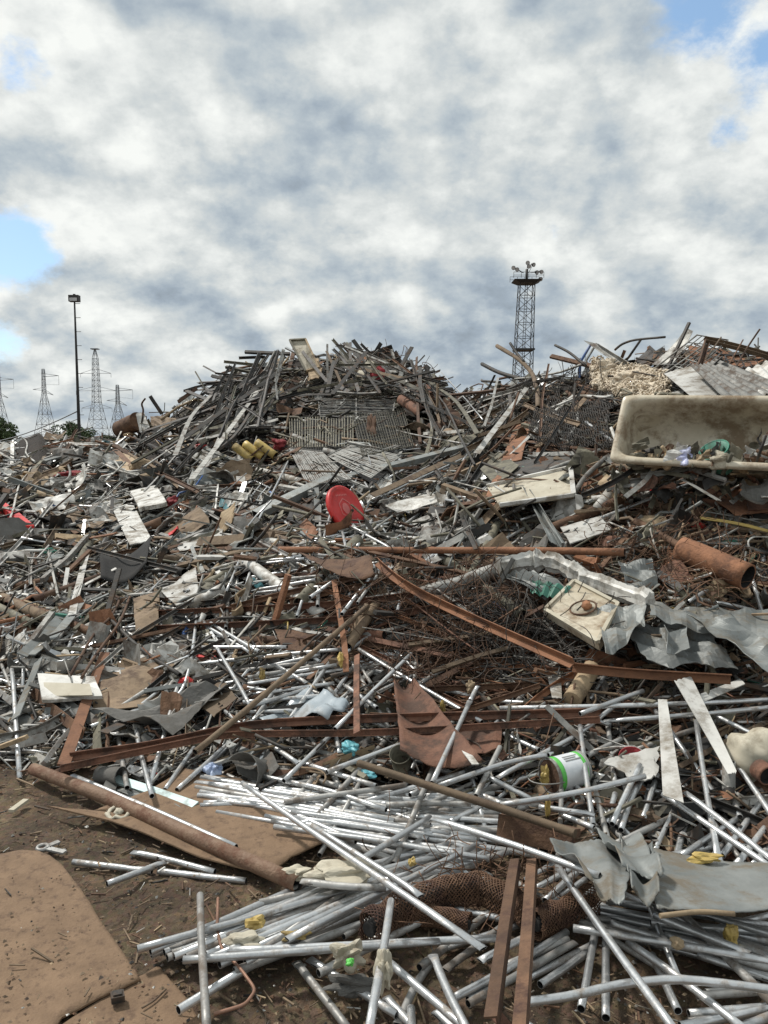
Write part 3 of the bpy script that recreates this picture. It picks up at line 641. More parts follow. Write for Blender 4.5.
# --- lower right + lower middle tubes: (points, layer towards viewer, material)
TB = [
 ([(112,700),(120,744),(127,788)],.16,'aludirty'), ([(136,716),(137,742),(152,796)],.2,'alu'), ([(90,727),(140,709),(180,698),(191,665),(197,615)],.22,'alu'), ([(42,714),(85,748)],.1,'alu'), ([(165,790),(194,748)],.1,'alu'), ([(177,790),(230,742)],.12,'alu'),
 ([(159,755),(215,759)],.03,'aludirty'), ([(148,763),(205,771)],.03,'aludirty'), ([(72,775),(150,808),(236,847)],.10,'alu'), ([(132,852),(165,859),(215,872)],.03,'alu'), ([(73,862),(152,871)],.02,'alu'), ([(107,884),(165,862)],.06,'alu'), ([(158,871),(246,881)],.02,'alu'),
 ([(202,733),(232,695)],.14,'alu'), ([(224,711),(262,739),(299,764)],.16,'alu'), ([(190,778),(285,703)],.12,'alu'), ([(299,762),(376,786)],.14,'alu'), ([(284,781),(362,703)],.18,'alu'), ([(334,729),(340,753)],.1,'alu'), ([(323,768),(370,738)],.12,'steel'), ([(327,772),(411,741)],.18,'alu'),
 ([(242,783),(312,832),(484,949)],.30,'alu'), ([(312,826),(421,896)],.27,'alu'), ([(260,776),(330,790),(386,810)],.14,'alu'), ([(284,802),(350,793),(406,785)],.16,'aludirty'), ([(291,812),(450,834)],.13,'alu'), ([(294,818),(477,840)],.11,'alu'), ([(274,827),(490,859)],.15,'alu'), ([(386,805),(471,804)],.16,'aludirty'),
 ([(432,818),(515,845),(600,876)],.42,'alu'), ([(430,817),(340,872)],.2,'alu'), ([(477,845),(287,939)],.16,'alu'), ([(137,949),(240,922),(344,890)],.12,'alu'), ([(301,881),(386,888)],.2,'aludirty'), ([(297,872),(332,878)],.12,'alu'), ([(183,960),(300,952),(440,941)],.14,'alu'), ([(229,951),(360,944),(496,938)],.12,'alu'),
 ([(391,901),(384,950),(369,1030)],.30,'alu'), ([(200,895),(202,950),(207,1032)],.20,'aludirty'), ([(296,962),(349,1030)],.04,'aludirty'), ([(309,959),(397,1015)],.05,'alu'), ([(391,964),(470,1032)],.14,'alu'), ([(433,955),(470,1035)],.18,'alu'), ([(386,997),(412,1026)],.05,'alu'), ([(411,1008),(413,1034)],.06,'alu'),
 ([(398,1024),(415,985),(433,960)],.03,'aludirty'), ([(435,1011),(455,1030)],.04,'alu'), ([(468,1000),(525,972)],.05,'alu'), ([(450,1000),(567,932)],.08,'alu'), ([(468,1004),(575,942)],.06,'aludirty'), ([(480,961),(524,938)],.09,'alu'), ([(445,970),(502,927)],.06,'aludirty'), ([(455,909),(502,919)],.06,'alu'), ([(446,866),(492,883)],.06,'alu'),
 ([(517,1003),(568,997),(620,984),(680,978),(775,990)],.20,'alu'), ([(558,867),(610,942),(678,1035)],.26,'alu'), ([(573,928),(667,943),(780,963)],.16,'alu'), ([(654,915),(750,954)],.17,'alu'), ([(611,923),(667,941)],.12,'alu'), ([(664,935),(780,965)],.08,'alu'), ([(698,955),(780,982)],.08,'alu'), ([(628,942),(680,978),(745,1030)],.12,'alu'),
 ([(595,932),(581,1009)],.09,'alu'), ([(606,936),(606,1018)],.09,'alu'), ([(652,955),(678,1011)],.08,'alu'), ([(700,913),(780,937)],.12,'alu'), ([(780,913),(704,932)],.06,'alu'), ([(680,1026),(780,1006)],.05,'alu'), ([(735,1030),(780,1012)],.06,'alu'), ([(542,1035),(520,1020)],.03,'alu'),
 ([(568,712),(611,725)],.2,'alu'), ([(556,709),(604,723)],.16,'aludirty'), ([(580,726),(593,825)],.22,'alu'), ([(548,755),(568,742),(622,700)],.14,'alu'), ([(587,756),(621,739)],.14,'aludirty'), ([(592,725),(595,744)],.08,'aludirty'), ([(608,726),(615,783)],.16,'aludirty'), ([(500,805),(570,795),(645,776)],.34,'alu'),
 ([(539,807),(595,815)],.24,'alu'), ([(560,814),(594,828)],.22,'alu'), ([(615,794),(607,824)],.14,'alu'), ([(640,765),(612,824)],.2,'alu'), ([(637,786),(621,830)],.17,'alu'), ([(594,774),(662,793)],.12,'alu'), ([(663,794),(775,870)],.24,'alu'), ([(685,792),(775,862)],.28,'alu'), ([(696,721),(708,800),(719,861)],.22,'alu'),
 ([(714,752),(740,817)],.14,'alu'), ([(729,752),(778,824)],.26,'alu'), ([(716,716),(775,745)],.2,'alu'), ([(745,770),(775,790)],.12,'alu'), ([(681,856),(738,818)],.12,'alu'), ([(722,856),(780,775)],.14,'alu'), ([(737,864),(780,808)],.15,'alu'), ([(712,858),(790,760)],.08,'aludirty'), ([(752,866),(785,830)],.12,'alu'), ([(700,860),(760,800)],.06,'aludirty'),
 ([(500,708),(640,705),(780,699)],.30,'alu'), ([(604,721),(690,715),(785,706)],.28,'alu'), ([(580,714),(643,691)],.34,'alu'), ([(470,701),(432,783)],.34,'alu'), ([(478,686),(470,701)],.3,'alu'), ([(358,649),(420,686),(482,722)],.24,'alu'), ([(487,700),(590,707)],.16,'alu'), ([(504,734),(539,750)],.1,'alu'), ([(438,786),(508,762),(547,755)],.3,'alu'), ([(497,778),(580,734)],.16,'alu'),
 ([(490,778),(531,799)],.18,'alu'), ([(476,796),(500,747)],.24,'aludirty'), ([(479,794),(502,804)],.2,'alu'), ([(410,795),(440,780)],.14,'alu'), ([(450,822),(483,805)],.12,'alu'), ([(380,804),(430,803)],.1,'alu'), ([(640,700),(700,694)],.1,'alu'),
 # middle slope
 ([(291,455),(242,550),(226,592)],.3,'alu'), ([(258,545),(240,605)],.16,'alu'), ([(253,545),(229,592)],.2,'alu'), ([(288,560),(330,575)],.1,'alu'), ([(281,568),(283,590)],.12,'alu'), ([(281,573),(302,588)],.12,'alu'), ([(234,566),(289,566)],.14,'alu'), ([(255,545),(300,541),(345,536)],.12,'alu'), ([(206,626),(250,652)],.2,'alu'), ([(211,623),(259,652)],.24,'alu'), ([(215,645),(251,707)],.26,'alu'),
 ([(190,665),(276,655),(346,649)],.16,'alu'), ([(275,665),(307,683)],.18,'alu'), ([(346,652),(387,623)],.2,'alu'), ([(330,676),(365,668),(390,663)],.16,'steel'), ([(411,654),(335,729)],.3,'alu'), ([(243,687),(290,695)],.14,'alu'), ([(250,707),(310,688)],.2,'alu'), ([(346,686),(377,708)],.22,'alu'), ([(225,700),(240,688)],.1,'alu'),
 ([(285,522),(316,547)],.22,'alu'), ([(327,521),(298,547)],.18,'alu'), ([(342,531),(346,549)],.24,'alu'), ([(350,527),(392,549)],.26,'alu'), ([(357,508),(370,522)],.2,'alu'), ([(374,514),(390,541)],.2,'alu'), ([(372,520),(357,547)],.2,'alu'), ([(377,442),(350,492)],.25,'alu'), ([(350,416),(470,445)],.5,'aludirty'), ([(441,372),(483,420)],.7,'alu'), ([(420,439),(445,459)],.3,'alu'),
 ([(458,497),(528,502)],.25,'alu'), ([(471,455),(380,497)],.3,'alu'), ([(526,380),(502,414)],.3,'aludirty'), ([(573,528),(650,500),(737,465)],.35,'alu'), ([(693,487),(775,468)],.25,'aludirty'), ([(600,522),(740,450)],.15,'aludirty'), ([(520,520),(573,503)],.2,'alu'), ([(590,545),(628,528)],.12,'alu'), ([(590,608),(630,583)],.0,'alu'),
 ([(688,602),(720,582)],.12,'alu'), ([(716,602),(762,612)],.16,'alu'), ([(749,568),(766,626)],.22,'alu'), ([(580,600),(610,583)],.1,'alu'), ([(150,566),(190,545)],.1,'alu'), ([(137,605),(200,540)],.2,'alu'), ([(0,625),(55,612)],.2,'alu'), ([(78,603),(140,640)],.16,'aludirty'), ([(126,575),(165,605)],.16,'alu'), ([(0,638),(20,628)],.1,'alu'),
 ([(20,653),(42,708)],.1,'aludirty'), ([(32,714),(75,735)],.1,'alu'), ([(105,705),(136,696)],.2,'alu'), ([(590,700),(612,665)],.12,'alu'), ([(10,690),(60,745)],.02,'aludirty'), ([(650,480),(690,500)],.1,'alu'), ([(30,548),(45,520)],.12,'alu'), ([(38,525),(44,505)],.12,'alu'),
]
for P, d, m in TB:
    far = P[0][1] < 700
    tube(P, d, .0122, m, wob=0.003)
# bundles fanned across the ground
def bundle(n, A, B, C_, D_, d0, d1, ms=('alu', 'alu', 'alu', 'aludirty')):
    for k in range(n):
        t = (k + R.uniform(-.3, .3)) / max(1, n - 1)
        a = (A[0] + (B[0] - A[0]) * t + R.uniform(-9, 9), A[1] + (B[1] - A[1]) * t + R.uniform(-2, 2)); b = (C_[0] + (D_[0] - C_[0]) * t + R.uniform(-16, 16), C_[1] + (D_[1] - C_[1]) * t + R.uniform(-2, 2))
        tube([a, b], R.uniform(d0, d1), .0122, R.choice(ms))
bundle(17, (198, 776), (208, 802), (392, 806), (440, 846), .03, .12)
bundle(14, (225, 783), (258, 816), (470, 815), (492, 856), .02, .10)
bundle(8, (205, 806), (240, 790), (300, 800), (350, 842), .05, .12)
bundle(15, (150, 953), (245, 962), (352, 868), (400, 892), .03, .11)
bundle(12, (175, 957), (262, 950), (410, 850), (470, 862), .02, .09)
bundle(8, (330, 872), (395, 888), (450, 845), (515, 852), .02, .10)
bundle(8, (370, 790), (440, 835), (480, 800), (520, 838), .02, .14)
bundle(4, (183, 935), (200, 942), (300, 915), (330, 905), .02, .06)
bundle(5, (530, 880), (545, 925), (575, 850), (590, 890), .02, .08)
bundle(4, (500, 968), (530, 985), (560, 940), (590, 950), .02, .07)
bundle(4, (690, 1022), (700, 990), (775, 1012), (775, 985), .02, .05)
bundle(5, (640, 820), (600, 830), (665, 775), (640, 768), .05, .16)
# fan of thin tubes under the long pipe and around
bundle(10, (232, 556), (262, 600), (300, 552), (330, 590), .10, .3)
bundle(8, (300, 552), (335, 530), (350, 545), (395, 520), .10, .3)
bundle(8, (200, 630), (215, 690), (262, 640), (330, 668), .05, .2)
bundle(7, (250, 660), (240, 712), (330, 640), (345, 705), .05, .2)
bundle(5, (380, 478), (372, 502), (450, 440), (475, 465), .12, .3)
bundle(5, (190, 690), (240, 720), (215, 655), (270, 672), .05, .2)
bundle(5, (170, 600), (160, 650), (215, 590), (225, 645), .05, .2)
# --- thick rusty pipe across the dirt, teal strips
o = tube([(33, 769), (110, 799), (298, 884)], .12, .030, 'pipebrown', label='long thick rusty pipe lying across the dirt beside the brown steel plate', name='rusty_pipe', cat='pipe', group='thick pipes', crush=False, sides=18, seg=14, wob=.002)
tube([(279, 550), (460, 551), (625, 552)], .42, .026, 'orange', label='long thin brown rust pipe lying level just below the red disc', name='rusty_pipe', cat='pipe', group='thick pipes', crush=False, sides=14, seg=14)
bar([(380, 562), (405, 583), (440, 602), (575, 663)], prof_L(.045, .006), 'orange', .5, label='bent orange rusty angle bar sloping down beside the wire tangle', up=V((0, -1, .5)))
bar([(573, 664), (620, 670), (730, 676)], prof_L(.045, .006), 'orange', .42, label='red-orange angle bar lying level under the torn grey cladding', up=V((0, -1, .5)))
bar([(60, 768), (155, 748), (229, 731), (390, 731), (600, 720)], prof_C(.017, .024, .004), 'redrust', .30, label='very long dark red channel bar, the lower of the long red pair', up=V((0, -1, .3)), seg=10)
bar([(70, 757), (150, 746), (247, 726), (390, 719), (600, 711)], prof_L(.033, .005), 'redrust', .26, label='very long dark red angle bar, the upper of the long red pair', up=V((0, -.6, 1)), seg=10)
bar([(357, 655), (357, 733)], prof_flat(.018, .004), 'redrust', .34, label='short upright red flat bar crossing the long red beams')
bar([(334, 580), (345, 650), (346, 672)], prof_flat(.018, .004), 'orange', .3, label='upright orange-brown bar rising from the yellow rag')
bar([(105, 653), (64, 765)], prof_flat(.03, .006), 'orange', .26, label='steep flat orange-brown bar standing at the end of the long red beams')
bar([(159, 610), (336, 602), (390, 596), (450, 585)], prof_L(.045, .006), 'redrust', .28, label='upper of the paired rusty rails below the long brown pipe', up=V((0, -1, .2)))
bar([(158, 625), (268, 620), (390, 612), (460, 600)], prof_L(.045, .006), 'redrust', .30, label='lower of the paired rusty rails below the long brown pipe', up=V((0, -1, .2)))
bar([(232, 607), (300, 590), (375, 574)], prof_L(.03, .005), 'rust', .3, label='thin rusty rail rising from the paired rails to the dark folded sheet')
bar([(290, 600), (410, 575)], prof_L(.03, .005), 'rust', .32, label='second thin rusty rail above the paired rails, near the bent orange bar')
tube([(367, 606), (247, 710), (195, 752)], .40, .016, 'brown', name='iron_pole', label='long thin brown pole sloping from the paired rails down to the grey funnel', cat='pole', crush=False)
bar([(408, 645), (450, 640), (500, 650)][0:2] + [(500, 632)], prof_flat(.012, .01), 'brown', .28, label='crooked brown rod crossing the rusty wire tangle', name='iron_rod', cat='rod')
bar([(432, 672), (480, 655), (510, 648)], prof_flat(.012, .01), 'brown', .3, label='thin light brown rod lying over the lower wire tangle', name='iron_rod', cat='rod')
bar([(476, 435), (540, 446), (612, 455)], prof_I(.05, .03, .008), 'rust', .35, label='rusty girder lying level beside the bathtub and over the black netting', name='girder', cat='girder', up=V((0, -.4, 1)))
for P, l in (([(519, 858), (508, 930), (497, 1016)], 'rusty angle post with a narrow top, standing beside the mesh roll'), ([(536, 858), (532, 930), (525, 1035)], 'rusty slotted angle post beside the crumpled galvanised sheet')):
    bar(P, prof_L(.034, .005), 'rust', .34, label=l, name='angle_post', cat='post', group='rusty angle posts', up=V((-.6, -1, 0)), wob=0)
sheet([(490, 1000), (515, 1028), (508, 1034), (484, 1012)], 'redrust', .25, .01, 4, 4, .004, label='small bent rusty plate at the foot of the angle posts', cat='plate', name='steel_plate')
# girder under rebar
bar([(500, 826), (560, 838), (575, 842)], prof_box(.05, .05), 'rust', .16, label='short dark rusty box beam under the end of the rebar', name='box_beam', cat='beam')
# rebar with ribs
P = line_pts([(358, 763), (430, 786), (500, 808), (576, 834)], .34, 60)
PP = []
for i in range(len(P) - 1):
    PP += [P[i].lerp(P[i + 1], k / 3) for k in range(3)]
mb = MB(); mb.tube(PP, .0165, 0, 9, False, [(1.14, 1.1) if i % 2 else (.9, .93) for i in range(len(PP))]); fin(mb, 'rebar', 'orange' if 0 else 'brown', 'thick ribbed rebar lying slanted over the silver tubes towards the paint tin', 'rebar')
# --- grey channels near the red disc
def boxbeam(a, b, w, h, d, label, m='galv', t=.004, up=V((0, -.3, 1))):
    P = line_pts([a, b], d, 2); mb = MB()
    b0 = mb.sweep(P, prof_box(w, h), 0, False, False, None, up); K = len(P)
    for e, (k, s) in enumerate(((0, 1), (K - 1, -1))):
        dd = (P[1] - P[0]).normalized() * s; base = b0 + k * 4; i1 = len(mb.v)
        for i in range(4): mb.v.append(P[k] + (mb.v[base + i] - P[k]) * .86)
        for i in range(4): mb.v.append(mb.v[i1 + i] + dd * .12)
        for i in range(4):
            j = (i + 1) % 4; mb.face([base + i, i1 + i, i1 + j, base + j], 0); mb.face([i1 + i, i1 + 4 + i, i1 + 4 + j, i1 + j], 1)
        mb.face([i1 + 4 + i for i in range(4)], 1)
    fin(mb, 'box_beam', [m, 'black'], label, 'beam', 'grey box beams')
boxbeam((256, 515), (334, 477), .065, .04, .3, 'grey box beam with its open end just above the red disc')
boxbeam((338, 480), (472, 446), .05, .035, .26, 'long grey box beam rising from behind the red disc past the white door leaf')
boxbeam((316, 488), (318, 525), .03, .03, .3, 'short upright grey box beam standing beside the red disc')
boxbeam((239, 462), (242, 492), .06, .05, .3, 'short pale rectangular duct below the yellow cylinders', 'white')
# --- red disc
def disc(u, v, r, n, d, label):
    c = pt(u, v, d); t = thing('round_sign', c - V((0, 0, r)), label, 'sign'); n = n.normalized(); x, y = recalc_axis(n)
    x = V((0, 0, 1)) - n * n.z; x.normalize(); y = n.cross(x)
    mb = MB(); S_ = 40
    prof = [(0, .012), (.62, .014), (.80, .018), (.93, .034), (1.0, .022), (1.0, -.012), (.95, -.012), (0, -.006)]
    i0 = len(mb.v)
    for (q, h) in prof:
        for k in range(S_): a = 2 * math.pi * k / S_; mb.v.append(c + (x * math.cos(a) + y * math.sin(a)) * max(q, .001) * r + n * h)
    for j in range(len(prof) - 1):
        for k in range(S_): mb.face([i0 + j * S_ + k, i0 + j * S_ + (k + 1) % S_, i0 + (j + 1) * S_ + (k + 1) % S_, i0 + (j + 1) * S_ + k], 0, True)
    fin(mb, 'disc_face', 'red', parent=t)
    def ringp(pts, w, h, nm, m, inner=None):
        mb = MB(); pts = [c + (x * a + y * b) * r + n * (h + .001) for a, b in pts]
        if inner is None: mb.slab(pts, n, .002)
        else:
            K = len(pts); cc = sum(pts, V((0, 0, 0))) / K
            for k in range(K):
                j = (k + 1) % K; mb.slab([pts[k], pts[j], cc + (pts[j] - cc) * inner, cc + (pts[k] - cc) * inner], n, .002)
        fin(mb, nm, m, parent=t)
    hexa = [(math.cos(math.pi / 3 * k) * .46, math.sin(math.pi / 3 * k) * .40) for k in range(6)]
    ringp(hexa, 0, .0155, 'badge_outline', 'badge', .88)
    ringp([(math.cos(2 * math.pi * k / 24) * .24, math.sin(2 * math.pi * k / 24) * .2) for k in range(24)], 0, .0155, 'badge_centre', 'badge')
    for sgn, nm in ((1, 'badge_line'), (-1, 'badge_line')):
        mb = MB()
        for k in range(7):
            a = sgn * (.58 + .012 * 0); yy = -.3 + .1 * k
            mb.slab([c + (x * (a + dx) + y * (yy + dy)) * r + n * .0165 for dx, dy in ((-.03, -.03), (.04, -.03), (.04, .03), (-.03, .03))], n, .002)
        fin(mb, nm, 'badge', parent=t)
disc(345, 509, .235, V((.72, -.53, .45)), .55, 'bright red round disc with a pale hexagon badge, propped upright on the silver tubes')
# --- bathtub
def bathtub():
    BL = atY(609, 461, 5.95); th_, ph_ = math.radians(31), math.radians(60)
    ex = V((math.cos(th_), -math.sin(th_), -.035)).normalized(); ey = V((math.sin(th_) * math.cos(ph_), math.cos(th_) * math.cos(ph_), math.sin(ph_))); ey = (ey - ex * ey.dot(ex)).normalized(); ez = ex.cross(ey).normalized()  # towards viewer/up
    if ez.y > 0: ez = -ez
    Lx, Ly, Dp = 1.62, .60, .40; c = BL + ex * Lx / 2 + ey * Ly / 2
    t = thing('bathtub', c - ez * .4, 'dirty cream enamel bathtub tipped on its side, full of rubbish, on the heap', 'bathtub')
    def loop(hx, hy, z, e=5., sx=0):
        out = []
        for k in range(96):
            a = 2 * math.pi * k / 96; ca, sa = math.cos(a), math.sin(a)
            out.append(c + ex * (sx + hx * math.copysign(abs(ca) ** (2 / e), ca)) + ey * (hy * math.copysign(abs(sa) ** (2 / e), sa)) + ez * z)
        return out
    mb = MB()
    prof = [(0, -.035, 22), (.0, -.004, 22), (-.006, .004, 22), (-.04, .004, 11), (-.055, -.008, 10), (-.07, -.05, 9), (-.085, -.18, 8), (-.105, -.30, 6), (-.15, -.36, 4), (-.22, -.385, 3.5), (-.32, -.39, 3)]
    n = 96; b = 0
    for off, z, e in prof: mb.v += loop(Lx / 2 + off, Ly / 2 + off * .9, z, e)
    for j in range(len(prof) - 1):
        for k in range(n): mb.face([b + j * n + k, b + j * n + (k + 1) % n, b + (j + 1) * n + (k + 1) % n, b + (j + 1) * n + k], 0, True)
    mb.face([b + (len(prof) - 1) * n + k for k in range(n)], 0)
    fin(mb, 'basin', 'enamel', parent=t)
    mb = MB(); b = 0
    prof = [(-.002, -.036, 22), (-.03, -.04, 11), (-.055, -.07, 9), (-.08, -.2, 5), (-.10, -.33, 4.5), (-.15, -.40, 4), (-.32, -.42, 3)]
    for off, z, e in prof: mb.v += loop(Lx / 2 + off, Ly / 2 + off * .9, z, e)
    for j in range(len(prof) - 1):
        for k in range(n): mb.face([b + j * n + k, b + (j + 1) * n + k, b + (j + 1) * n + (k + 1) % n, b + j * n + (k + 1) % n], 0, True)
    mb.face([b + (len(prof) - 1) * n + k for k in range(n)], 0)
    fin(mb, 'outer_shell', 'enamel', parent=t)
    mb = MB(); mb.tube([c + ex * -.62 + ey * .0 - ez * .384, c + ex * -.62 - ez * .379], .03, 0, 12, False); fin(mb, 'drain', 'steel', parent=t)
    return c, ex, ey, ez
TC, TX, TY, TZ = bathtub()
def tl(x, y, z): return TC + TX * x + TY * y + TZ * z
def blob(mb, c, r, amp, seed, f=6, m=0, sq=(1, 1, 1), nu=14, nv=10, smooth=True, sharp=False):
    b = len(mb.v)
    for j in range(nv + 1):
        th = math.pi * j / nv
        for i in range(nu):
            a = 2 * math.pi * i / nu; d = V((math.sin(th) * math.cos(a), math.sin(th) * math.sin(a), math.cos(th)))
            q = noise.noise(d * f * .4 + V((seed, 0, 0))) + .5 * noise.noise(d * f + V((seed, 3, 0)))
            if sharp: q = abs(q) * 2 - .5
            mb.v.append(c + V((d.x * sq[0], d.y * sq[1], d.z * sq[2])) * r * (1 + amp * q))
    for j in range(nv):
        for i in range(nu): k = (i + 1) % nu; mb.face([b + j * nu + i, b + j * nu + k, b + (j + 1) * nu + k, b + (j + 1) * nu + i], m, smooth)
import bmesh
def bag(c, r, m, label, name='plastic_bag', cat='bag', sq=(1, 1, .8), amp=.5, seed=1, f=9, nu=26, nv=18, smooth=False):
    bm = bmesh.new(); bmesh.ops.create_icosphere(bm, subdivisions=3 if nu < 20 else 4, radius=1); rg = random.Random(seed)
    fl = [(V((rg.gauss(0, 1), rg.gauss(0, 1), rg.gauss(0, 1))).normalized() * rg.uniform(.7, 1.7), rg.random(), rg.uniform(.5, 1)) for _ in range(5)]
    rot = Euler((rg.uniform(-.4, .4), rg.uniform(-.4, .4), rg.uniform(0, 6))).to_matrix()
    mb = MB()
    for v in bm.verts:
        d = v.co.normalized(); q = sum(tri(w.dot(d) + ph) * am for w, ph, am in fl) / 3.2
        lo = noise.noise(d * 1.3 + V((seed, 0, 0))) * .9
        p = d * (1 + amp * (.75 * q + lo) + amp * .12 * noise.noise(d * 9 + V((0, seed, 0))))
        p = rot @ V((p.x * sq[0], p.y * sq[1], p.z * sq[2])) if abs(sq[2] - sq[0]) < .5 else V((p.x * sq[0], p.y * sq[1], p.z * sq[2]))
        mb.v.append(c + p * r)
    for fc in bm.faces: mb.face([v.index for v in fc.verts], 0, smooth)
    bm.free(); return fin(mb, name, m, label, cat)
bag(tl(-.52 + .24, -.22, -.05), .075, 'lilac', 'crumpled lilac plastic bag in the bathtub beside the green bucket', seed=3)
bag(tl(-.60, -.23, -.10), .075, 'olive', 'dark crumpled rag in the corner of the bathtub beside the lilac bag', 'rag', 'rag', seed=5, sq=(1.3, 1, .8))
bag(tl(-.30, -.13, -.16), .06, 'black', 'small black bag behind the lilac bag in the bathtub', seed=7)
bag(tl(-.40, -.24, -.07), .055, 'tan', 'small tan jug-like lump beside the lilac bag in the bathtub', 'food_carton', 'carton', seed=8, amp=.2, sq=(.7, 1, 1.2))
bag(tl(-.02, -.22, -.06), .09, 'cream', 'crumpled cream cloth in the bathtub beside the green bucket', 'cloth', 'cloth', seed=9, sq=(1.4, 1, .7))
def bucket(c, ax, r, h, m, label, r2=.75, name='bucket', handle=True, mi='black'):
    t = thing(name, c, label, 'bucket'); ax = ax.normalized()
    mb = MB(); S_ = 24; x, y = recalc_axis(ax)
    rings = [(r2 * r, 0), (r, h), (r * 1.06, h), (r * 1.06, h - .012), (r * .95, h - .004), (r2 * r * .93, .01)]
    for q, z in rings:
        for k in range(S_): a = 6.2832 * k / S_; mb.v.append(c + (x * math.cos(a) + y * math.sin(a)) * q + ax * z)
    for j in range(len(rings) - 1):
        for k in range(S_): mb.face([j * S_ + k, j * S_ + (k + 1) % S_, (j + 1) * S_ + (k + 1) % S_, (j + 1) * S_ + k], 0, True)
    mb.face([k for k in range(S_)]); mb.face([(len(rings) - 1) * S_ + k for k in range(S_)])
    fin(mb, 'bucket_body', m, parent=t)
    if handle:
        P = [c + ax * (h - .02 + .35 * r * math.sin(k / 10 * math.pi)) + x * (r * 1.05 * math.cos(k / 10 * math.pi)) + y * (r * .9 * math.sin(k / 10 * math.pi)) for k in range(11)]
        mb = MB(); mb.tube(P, .003, 0, 5, False); fin(mb, 'handle', 'steel', parent=t)
    return t
bucket(tl(-.02, -.22, -.20), V((-.55, -.35, .75)), .105, .2, 'green', 'dark green plastic bucket lying open in the bathtub beside the lilac bag')
for k in range(90):   # loose scraps inside the tub
    x = R.uniform(-.66, .78); y = R.uniform(-.28, -.17 + .40 * max(0, x + .1)); z = R.uniform(-.24, .02 + .06 * (x > .2))
    mb = MB(); a = V((R.uniform(-1, 1), R.uniform(-.5, .5), R.uniform(-.6, .6))).normalized() * R.uniform(.03, .10 + .08 * (x > .2))
    if k % 3: mb.grid(sheet_grid([tl(x, y, z) - a, tl(x, y, z) + a, tl(x, y, z) + a + TY * .08 + TZ * .03, tl(x, y, z) - a + TY * .07], 5, 4, .03, k, 0, .1, 12), .002)
    else: mb.tube([tl(x, y, z) - a, tl(x, y, z) + a], R.uniform(.008, .018), 0, 7, False)
    c0 = tl(x, y, z); fu = c0 - V((0, 0, CAMZ)); f_ = fu.y * cp - fu.z * sp; uu = 384 + F * fu.x / f_; vv = 512 - F * (fu.y * sp + fu.z * cp) / f_
    mm = R.choice(['brown', 'steel', 'rust', 'tan', 'white', 'dark', 'olive', 'olive'])
    o = fin(mb, 'scrap_piece', mm, None, 'scrap', 'scraps lying in the bathtub')
    autolabel(o, {'brown': 'brown', 'steel': 'grey', 'rust': 'rusty', 'tan': 'tan', 'white': 'pale', 'dark': 'dark', 'olive': 'drab'}[mm] + ' scrap inside the tub', ((uu - 6, vv), (uu + 6, vv + 2)))
bar([(748, 440), (700, 463), (690, 472)], prof_L(.03, .004), 'dark', 1.0, label='dark bent angle bar sticking out over the front edge of the bathtub')
sheet([(702, 452), (735, 432), (768, 425), (740, 446)], 'dark', .9, .02, 6, 4, .004, label='dark crumpled plate leaning on the rubbish in the bathtub', cat='plate', name='metal_plate')
sheet([(735, 425), (775, 412), (782, 428), (745, 440)], 'brown', .9, .02, 6, 4, .004, label='brown bent board leaning out of the bathtub at the picture edge', cat='board', name='wooden_board')
# --- fluffy insulation
def wool():
    mb = MB(); t_c = pt(628, 383, .35)
    for k, (u, v, r, s) in enumerate(((612, 372, .22, (1.2, .9, .8)), (634, 382, .22, (1.3, .9, .7)), (655, 390, .15, (1.2, 1, .6)), (603, 384, .14, (.9, .8, 1)))):
        blob(mb, pt(u, v, .3), r * .95, .35, k * 5 + 1, 9, 0, s, 60, 40)
    q = random.Random(4)
    for k in range(760):
        u = q.uniform(592, 668); v = 370 + (u - 592) * .22 + q.uniform(-14, 17)
        c = pt(u, v, q.uniform(.38, .52)); r = q.uniform(.02, .065); ph = q.uniform(0, 6)
        ax, ay = V((q.uniform(-1, 1), q.uniform(-1, 1), q.uniform(-1, 1))).normalized(), V((q.uniform(-1, 1), q.uniform(-1, 1), q.uniform(-1, 1))).normalized()
        mb.tube([c + ax * r * math.cos(ph + i * .8) + ay * r * math.sin(ph + i * .8) for i in range(7)], q.uniform(.006, .014), 0, 4, False)
    fin(mb, 'insulation', 'wool', 'heap of fluffy cream insulation wool piled above the bathtub', 'insulation')
wool()
# --- roofing and sheets at the top right
sheet([(664, 374), (690, 366), (745, 400), (700, 404)], 'white', .8, .008, 10, 6, .003, label='pale flat sheet under the dark ribbed roofing, beside the insulation', name='roof_sheet', group='roofing sheets', ragged=0)
sheet([(690, 366), (716, 361), (800, 394), (728, 404)], 'steel', [1.1, 1.0, .9, 1.1], .0, 72, 8, .003, curl=.03, corr=(.016, 7, True), label='dark grey ribbed roofing sheet folded over, above the bathtub', name='roof_sheet', group='roofing sheets', ragged=0)
sheet([(722, 378), (800, 350), (815, 390), (762, 396)], 'white', [.8, .7, .9, 1.0], .0, 70, 5, .003, corr=(.018, 9, True), label='white corrugated roofing sheet at the picture edge, above the bathtub', name='roof_sheet', group='roofing sheets', ragged=0, smooth=True)
sheet([(688, 345), (768, 358), (740, 380), (690, 375)], 'orange', .1, .03, 8, 6, .004, label='rust coloured panel under the wire frames at the top of the heap', cat='panel', name='steel_plate')
bar([(704, 341), (740, 349), (790, 364)], prof_C(.04, .05, .006), 'brown', .5, label='brown channel rail forming the top edge of the frame above the roofing')
bar([(706, 342), (697, 372)], prof_C(.03, .04, .006), 'rust', .5, label='short rusty channel standing beside the wire frames at the top')
sheet([(585, 341), (600, 344), (636, 366), (618, 364)], 'steel', .5, .005, 12, 4, .004, curl=.06, label='dark curved gutter sheet sticking up above the insulation', cat='gutter', name='gutter', smooth=True)
